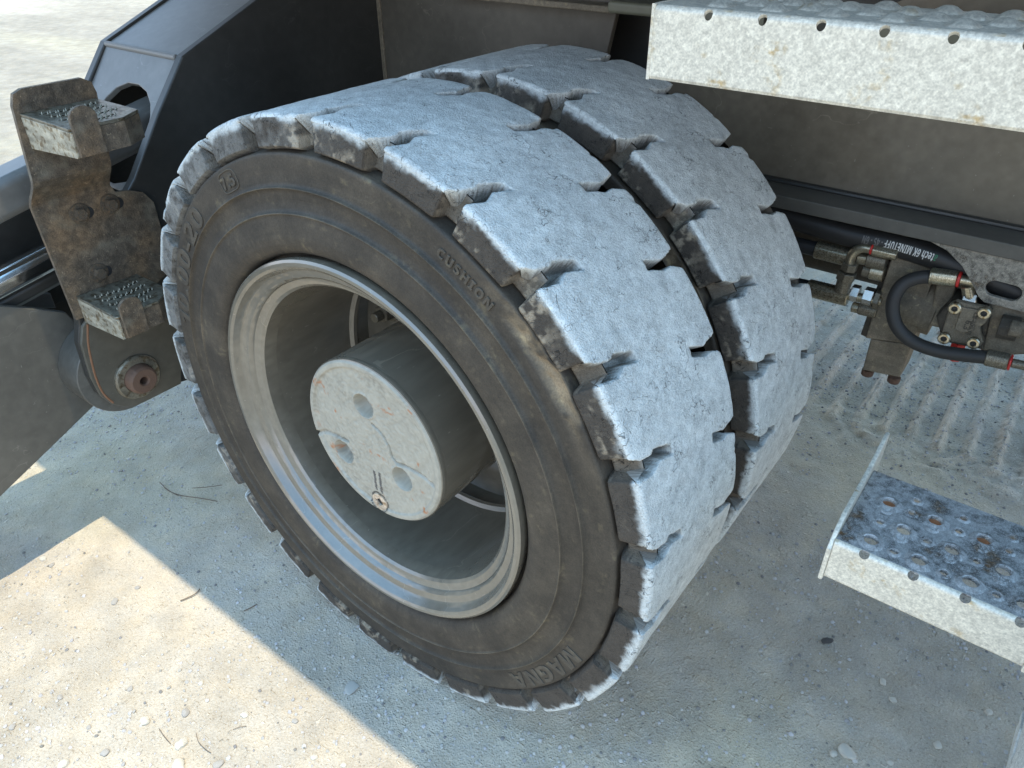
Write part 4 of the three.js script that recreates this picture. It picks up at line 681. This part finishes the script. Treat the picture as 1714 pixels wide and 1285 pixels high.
{ // gear pump with cover plate
  const pu = thing('gear_pump', 'grey gear pump with cast cover plate and four socket bolts under the slotted bracket', 'pump', [PX(1615, 580).x, PX(1615, 580).y - 0.02, ZH]);
  const pP = (n, g, m) => part(n, g, m, pu);
  const zc = ZH + 0.055;
  pP('motor_drum', seg([1508, 495], [1572, 515], 42, ZH - 0.045), M.cast);
  pP('drum_flange', plateZ(xyAt([[1552, 545], [1572, 452], [1604, 458], [1582, 552]], ZH + 0.005).reverse(), ZH + 0.005, 0.09, 0.004), M.cast);
  pP('pump_body', plateZ(xyAt([[1566, 530], [1590, 505], [1660, 520], [1644, 586], [1576, 572]], zc - 0.014).reverse(), zc - 0.014, 0.07, 0.004), M.castDark);
  pP('pump_housing', plateZ(xyAt([[1640, 590], [1655, 505], [1790, 530], [1790, 590], [1690, 596]], ZH + 0.03).reverse(), ZH + 0.03, 0.08, 0.006), M.cast);
  const cover = pP('cover_plate', plateZ(xyAt([[1573, 566], [1590, 508], [1600, 504], [1655, 516], [1660, 524], [1650, 540], [1640, 548], [1642, 560], [1646, 572], [1640, 580], [1582, 571]], zc).reverse(), zc, 0.013, 0.003), M.cast);
  pP('cover_pad', plateZ(xyAt([[1597, 550], [1610, 514], [1637, 519], [1628, 556], [1606, 556]], zc + 0.005).reverse(), zc + 0.005, 0.0055, 0.0015), M.cast);
  for (const [a, b] of [[1599, 514], [1648, 522], [1581, 564], [1630, 572]]) { const p = PX(a, b, zc); const m = pP('socket_bolt', lathe([[0.0052, 0.004], [0.0052, 0.0085], [0.0085, 0.0090], [0.0105, 0.0072], [0.0105, 0]], 20, 0.4).translate(p.x, p.y, zc - 0.0002), M.steel); part('bolt_socket', new THREE.CircleGeometry(0.0056, 6).translate(p.x, p.y, zc + 0.0045), M.black, m).position.set(0, 0, 0); }
  // cast figures on the pad and rim
  const dirA = PX(1610, 514, zc), dirB = PX(1597, 550, zc), ang = Math.atan2(dirA.y - dirB.y, dirA.x - dirB.x);
  const put = (s, a, b, size, rot) => { const p = PX(a, b, zc + 0.005), g = textGeo(s, size, 0.0012); g.rotateZ(rot).translate(p.x, p.y, zc + 0.0046); return g; };
  const pm = pP('cast_figures', join([put('6.3', 1617, 535, 0.0095, ang + Math.PI), put('CB-400-Y3', 1631, 522, 0.0068, ang + Math.PI)]), M.castDark);
  pP('banjo_nut', hex([1612, 497], [1634, 502], 10, ZH + 0.03), M.bare); pP('banjo_bolt', seg([1620, 478], [1624, 506], 9, ZH + 0.03), M.steel);
  pP('shaft_boss', seg([1672, 545], [1705, 552], 17, ZH + 0.045), M.castDark); pP('shaft_boss', seg([1690, 548], [1712, 553], 11, ZH + 0.06), M.cast);
  const rb = PX(1597, 596, ZH + 0.02); pP('red_capped_bolt', join([rod(V(rb.x, rb.y + 0.03, rb.z), V(rb.x, rb.y - 0.006, rb.z), 0.013, 0.012, 6)]), M.red);
}

// ------------------------------------------------------------------ loose stones and twigs
function stoneGeo(seed) { const g = mergeVertices(new THREE.IcosahedronGeometry(1, 2).deleteAttribute('uv').deleteAttribute('normal')); const p = g.attributes.position, r = rngFrom(seed), a = r() * 9, b = r() * 9; for (let i = 0; i < p.count; i++) { const x = p.getX(i), y = p.getY(i), z = p.getZ(i), k = 0.78 + 0.55 * fbm(x * 1.3 + a + 9 + z, y * 1.3 + b + 9 - z * 0.5, 2); const cut = Math.min(1, 0.80 / Math.max(0.01, Math.abs(x * 0.8 + z * 0.6 * Math.sin(a)))); p.setXYZ(i, x * k * cut, y * k * 0.55, z * k * 0.8); } return toCreasedNormals(g, 0.35); }
const stones = [0, 1, 2, 3, 4].map(i => stoneGeo(100 + i));
[[72, 934, 8, 0], [336, 1142, 7, 0], [242, 1205, 12, 0], [303, 1242, 14, 0], [410, 1195, 10, 0], [310, 1192, 11, 1], [176, 1258, 10, 1], [192, 1005, 9, 1], [230, 982, 6, 1], [20, 1215, 8, 1], [107, 1278, 12, 0], [298, 1278, 16, 0], [365, 1278, 12, 1], [100, 1165, 7, 1], [217, 1150, 7, 1], [525, 1265, 9, 0], [148, 1215, 6, 1], [494, 1205, 8, 1], [87, 945, 6, 1], [575, 1278, 8, 0]].forEach(([px, py, s, k], i) => {
  const p = at(px, py, 'y', 0.004), m = fin(new THREE.Mesh(stones[i % 5], k ? M.stoneGrey : M.stone)); m.name = numbered('loose_stone'); const q = s * mpp(px, py, p.z) * 0.62; m.scale.set(q, q, q); m.rotation.y = i * 1.7; m.position.set(p.x, groundY(p.x, p.z) + q * 0.16, p.z); scene.add(m);
  tag(m, k ? 'small grey stone lying on the sunlit ground beside the shadow' : 'small white stone lying on the sunlit ground beside the shadow', 'stone', k ? 'grey stones on the sunlit ground' : 'white stones on the sunlit ground');
});
[[1417, 1258, 20], [1478, 1140, 9], [1570, 1245, 10], [1655, 1190, 9], [1495, 1170, 9], [1592, 1060, 7], [1395, 1260, 9], [1490, 1275, 8], [205, 985, 0]].forEach(([px, py, s], i) => {
  if (!s) return; const p = at(px, py, 'y', 0.004), m = fin(new THREE.Mesh(stones[(i + 2) % 5], M.stone)); m.name = numbered('loose_stone'); const q = s * mpp(px, py, p.z) * 0.6; m.scale.set(q, q, q); m.rotation.y = i * 2.3; m.position.set(p.x, groundY(p.x, p.z) + q * 0.16, p.z); scene.add(m);
  tag(m, 'pale stone lying in the shade below the low perforated step', 'stone', 'stones in the shade below the low step');
});
{ // one dark clod in the shade
  const p = at(588, 1150, 'y', 0.004), m = fin(new THREE.Mesh(stones[1], std(lin(0.40, 0.38, 0.34), 0.95, { bumpMap: T.rustBump, bumpScale: 0.004 }))); m.name = numbered('dirt_clod'); m.scale.set(0.013, 0.004, 0.017); m.rotation.y = 0.6; m.position.set(p.x, groundY(p.x, p.z) + 0.003, p.z); scene.add(m); tag(m, 'dark flattened clod of dirt in the shade beside the outer wheel', 'clod');
  const q = at(1384, 1072, 'y', 0.004), c = fin(new THREE.Mesh(stones[3], std(lin(0.07, 0.065, 0.06), 0.95))); c.name = numbered('dirt_clod'); c.scale.set(0.012, 0.007, 0.008); c.rotation.y = 0.9; c.position.set(q.x, groundY(q.x, q.z) + 0.003, q.z); scene.add(c); tag(c, 'small dark clod in the shade near the low perforated step', 'clod');
}
const twig = (pts, r, label, group) => { const w = pts.map(([a, b]) => { const p = at(a, b, 'y', 0.004); p.y = groundY(p.x, p.z) + r + 0.0015 + 0.002 * vn(a * 0.13, b * 0.11); return p; }); const m = fin(new THREE.Mesh(tube(w, r, 30, 6), M.twig)); m.name = numbered('dry_twig'); scene.add(m); tag(m, label, 'twig', group); };
const shadeT = 'thin dry twig lying on the shaded ground beside the wheel', sunT = 'thin dry grass stalk lying on the sunlit ground';
twig([[268, 808], [283, 822], [305, 830], [335, 834], [364, 839]], 0.00104, shadeT, 'twigs in the shade'); twig([[275, 815], [290, 826], [300, 831]], 0.00084, shadeT, 'twigs in the shade');
twig([[322, 817], [350, 815], [372, 811]], 0.00084, shadeT, 'twigs in the shade'); twig([[408, 1023], [420, 1018], [431, 1012]], 0.00117, shadeT, 'twigs in the shade');
twig([[302, 1005], [318, 999], [330, 992], [335, 986]], 0.00117, 'dry twig crossing the edge of the long shadow', null);
twig([[328, 1225], [332, 1240], [345, 1254], [353, 1259]], 0.00059, sunT, 'grass stalks in the sun'); twig([[266, 1218], [274, 1230], [285, 1243]], 0.00072, sunT, 'grass stalks in the sun'); twig([[390, 1220], [402, 1216], [412, 1214]], 0.00052, sunT, 'grass stalks in the sun');
{ // gravel grit scattered everywhere near: uncountable
  const g = stoneGeo(500); const lo = mergeVertices(new THREE.IcosahedronGeometry(1, 1).deleteAttribute('uv').deleteAttribute('normal')); { const p = lo.attributes.position; for (let i = 0; i < p.count; i++) { const k = 0.75 + 0.5 * vn(p.getX(i) * 2 + 7, p.getY(i) * 2 + p.getZ(i) * 3 + 7); p.setXYZ(i, p.getX(i) * k, p.getY(i) * k * 0.7, p.getZ(i) * k); } lo.computeVertexNormals(); }
  const n = 44000, im = new THREE.InstancedMesh(lo, new THREE.MeshPhysicalMaterial({ color: lin(1, 1, 1), roughness: 1, specularIntensity: 0.15 }), n), mx = new THREE.Matrix4(), q = new THREE.Quaternion(), col = new THREE.Color(), r = rngFrom(333), e = new THREE.Euler();
  for (let i = 0; i < n; i++) {
    let x, z, t = 0; do { x = lerp(-1.5, 1.25, r()); z = lerp(-2.1, 0.72, r()); } while (fbm(x * 4 + 60, z * 4 + 60, 3) < 0.30 + 0.38 * r() && t++ < 6);
    const s = 0.0008 + 0.0034 * Math.pow(r(), 4.5); e.set(r() * 0.6, r() * 6.28, r() * 0.6); q.setFromEuler(e);
    mx.compose(V(x, groundY(x, z) + s * 0.12, z), q, V(s * (0.9 + 0.5 * r()), s * 0.8, s)); im.setMatrixAt(i, mx);
    const k = 0.36 + 0.16 * r(), gy = r() < 0.14 ? 0.55 : 1; im.setColorAt(i, col.setRGB(k * gy, k * 0.95 * gy, k * (0.84 + 0.1 * r()) * gy));
  }
  im.name = 'gravel'; fin(im); tag(im, 'fine pale gravel grit scattered over the dusty ground', 'gravel', null, 'stuff'); scene.add(im);
}
renderer.render(scene, camera);
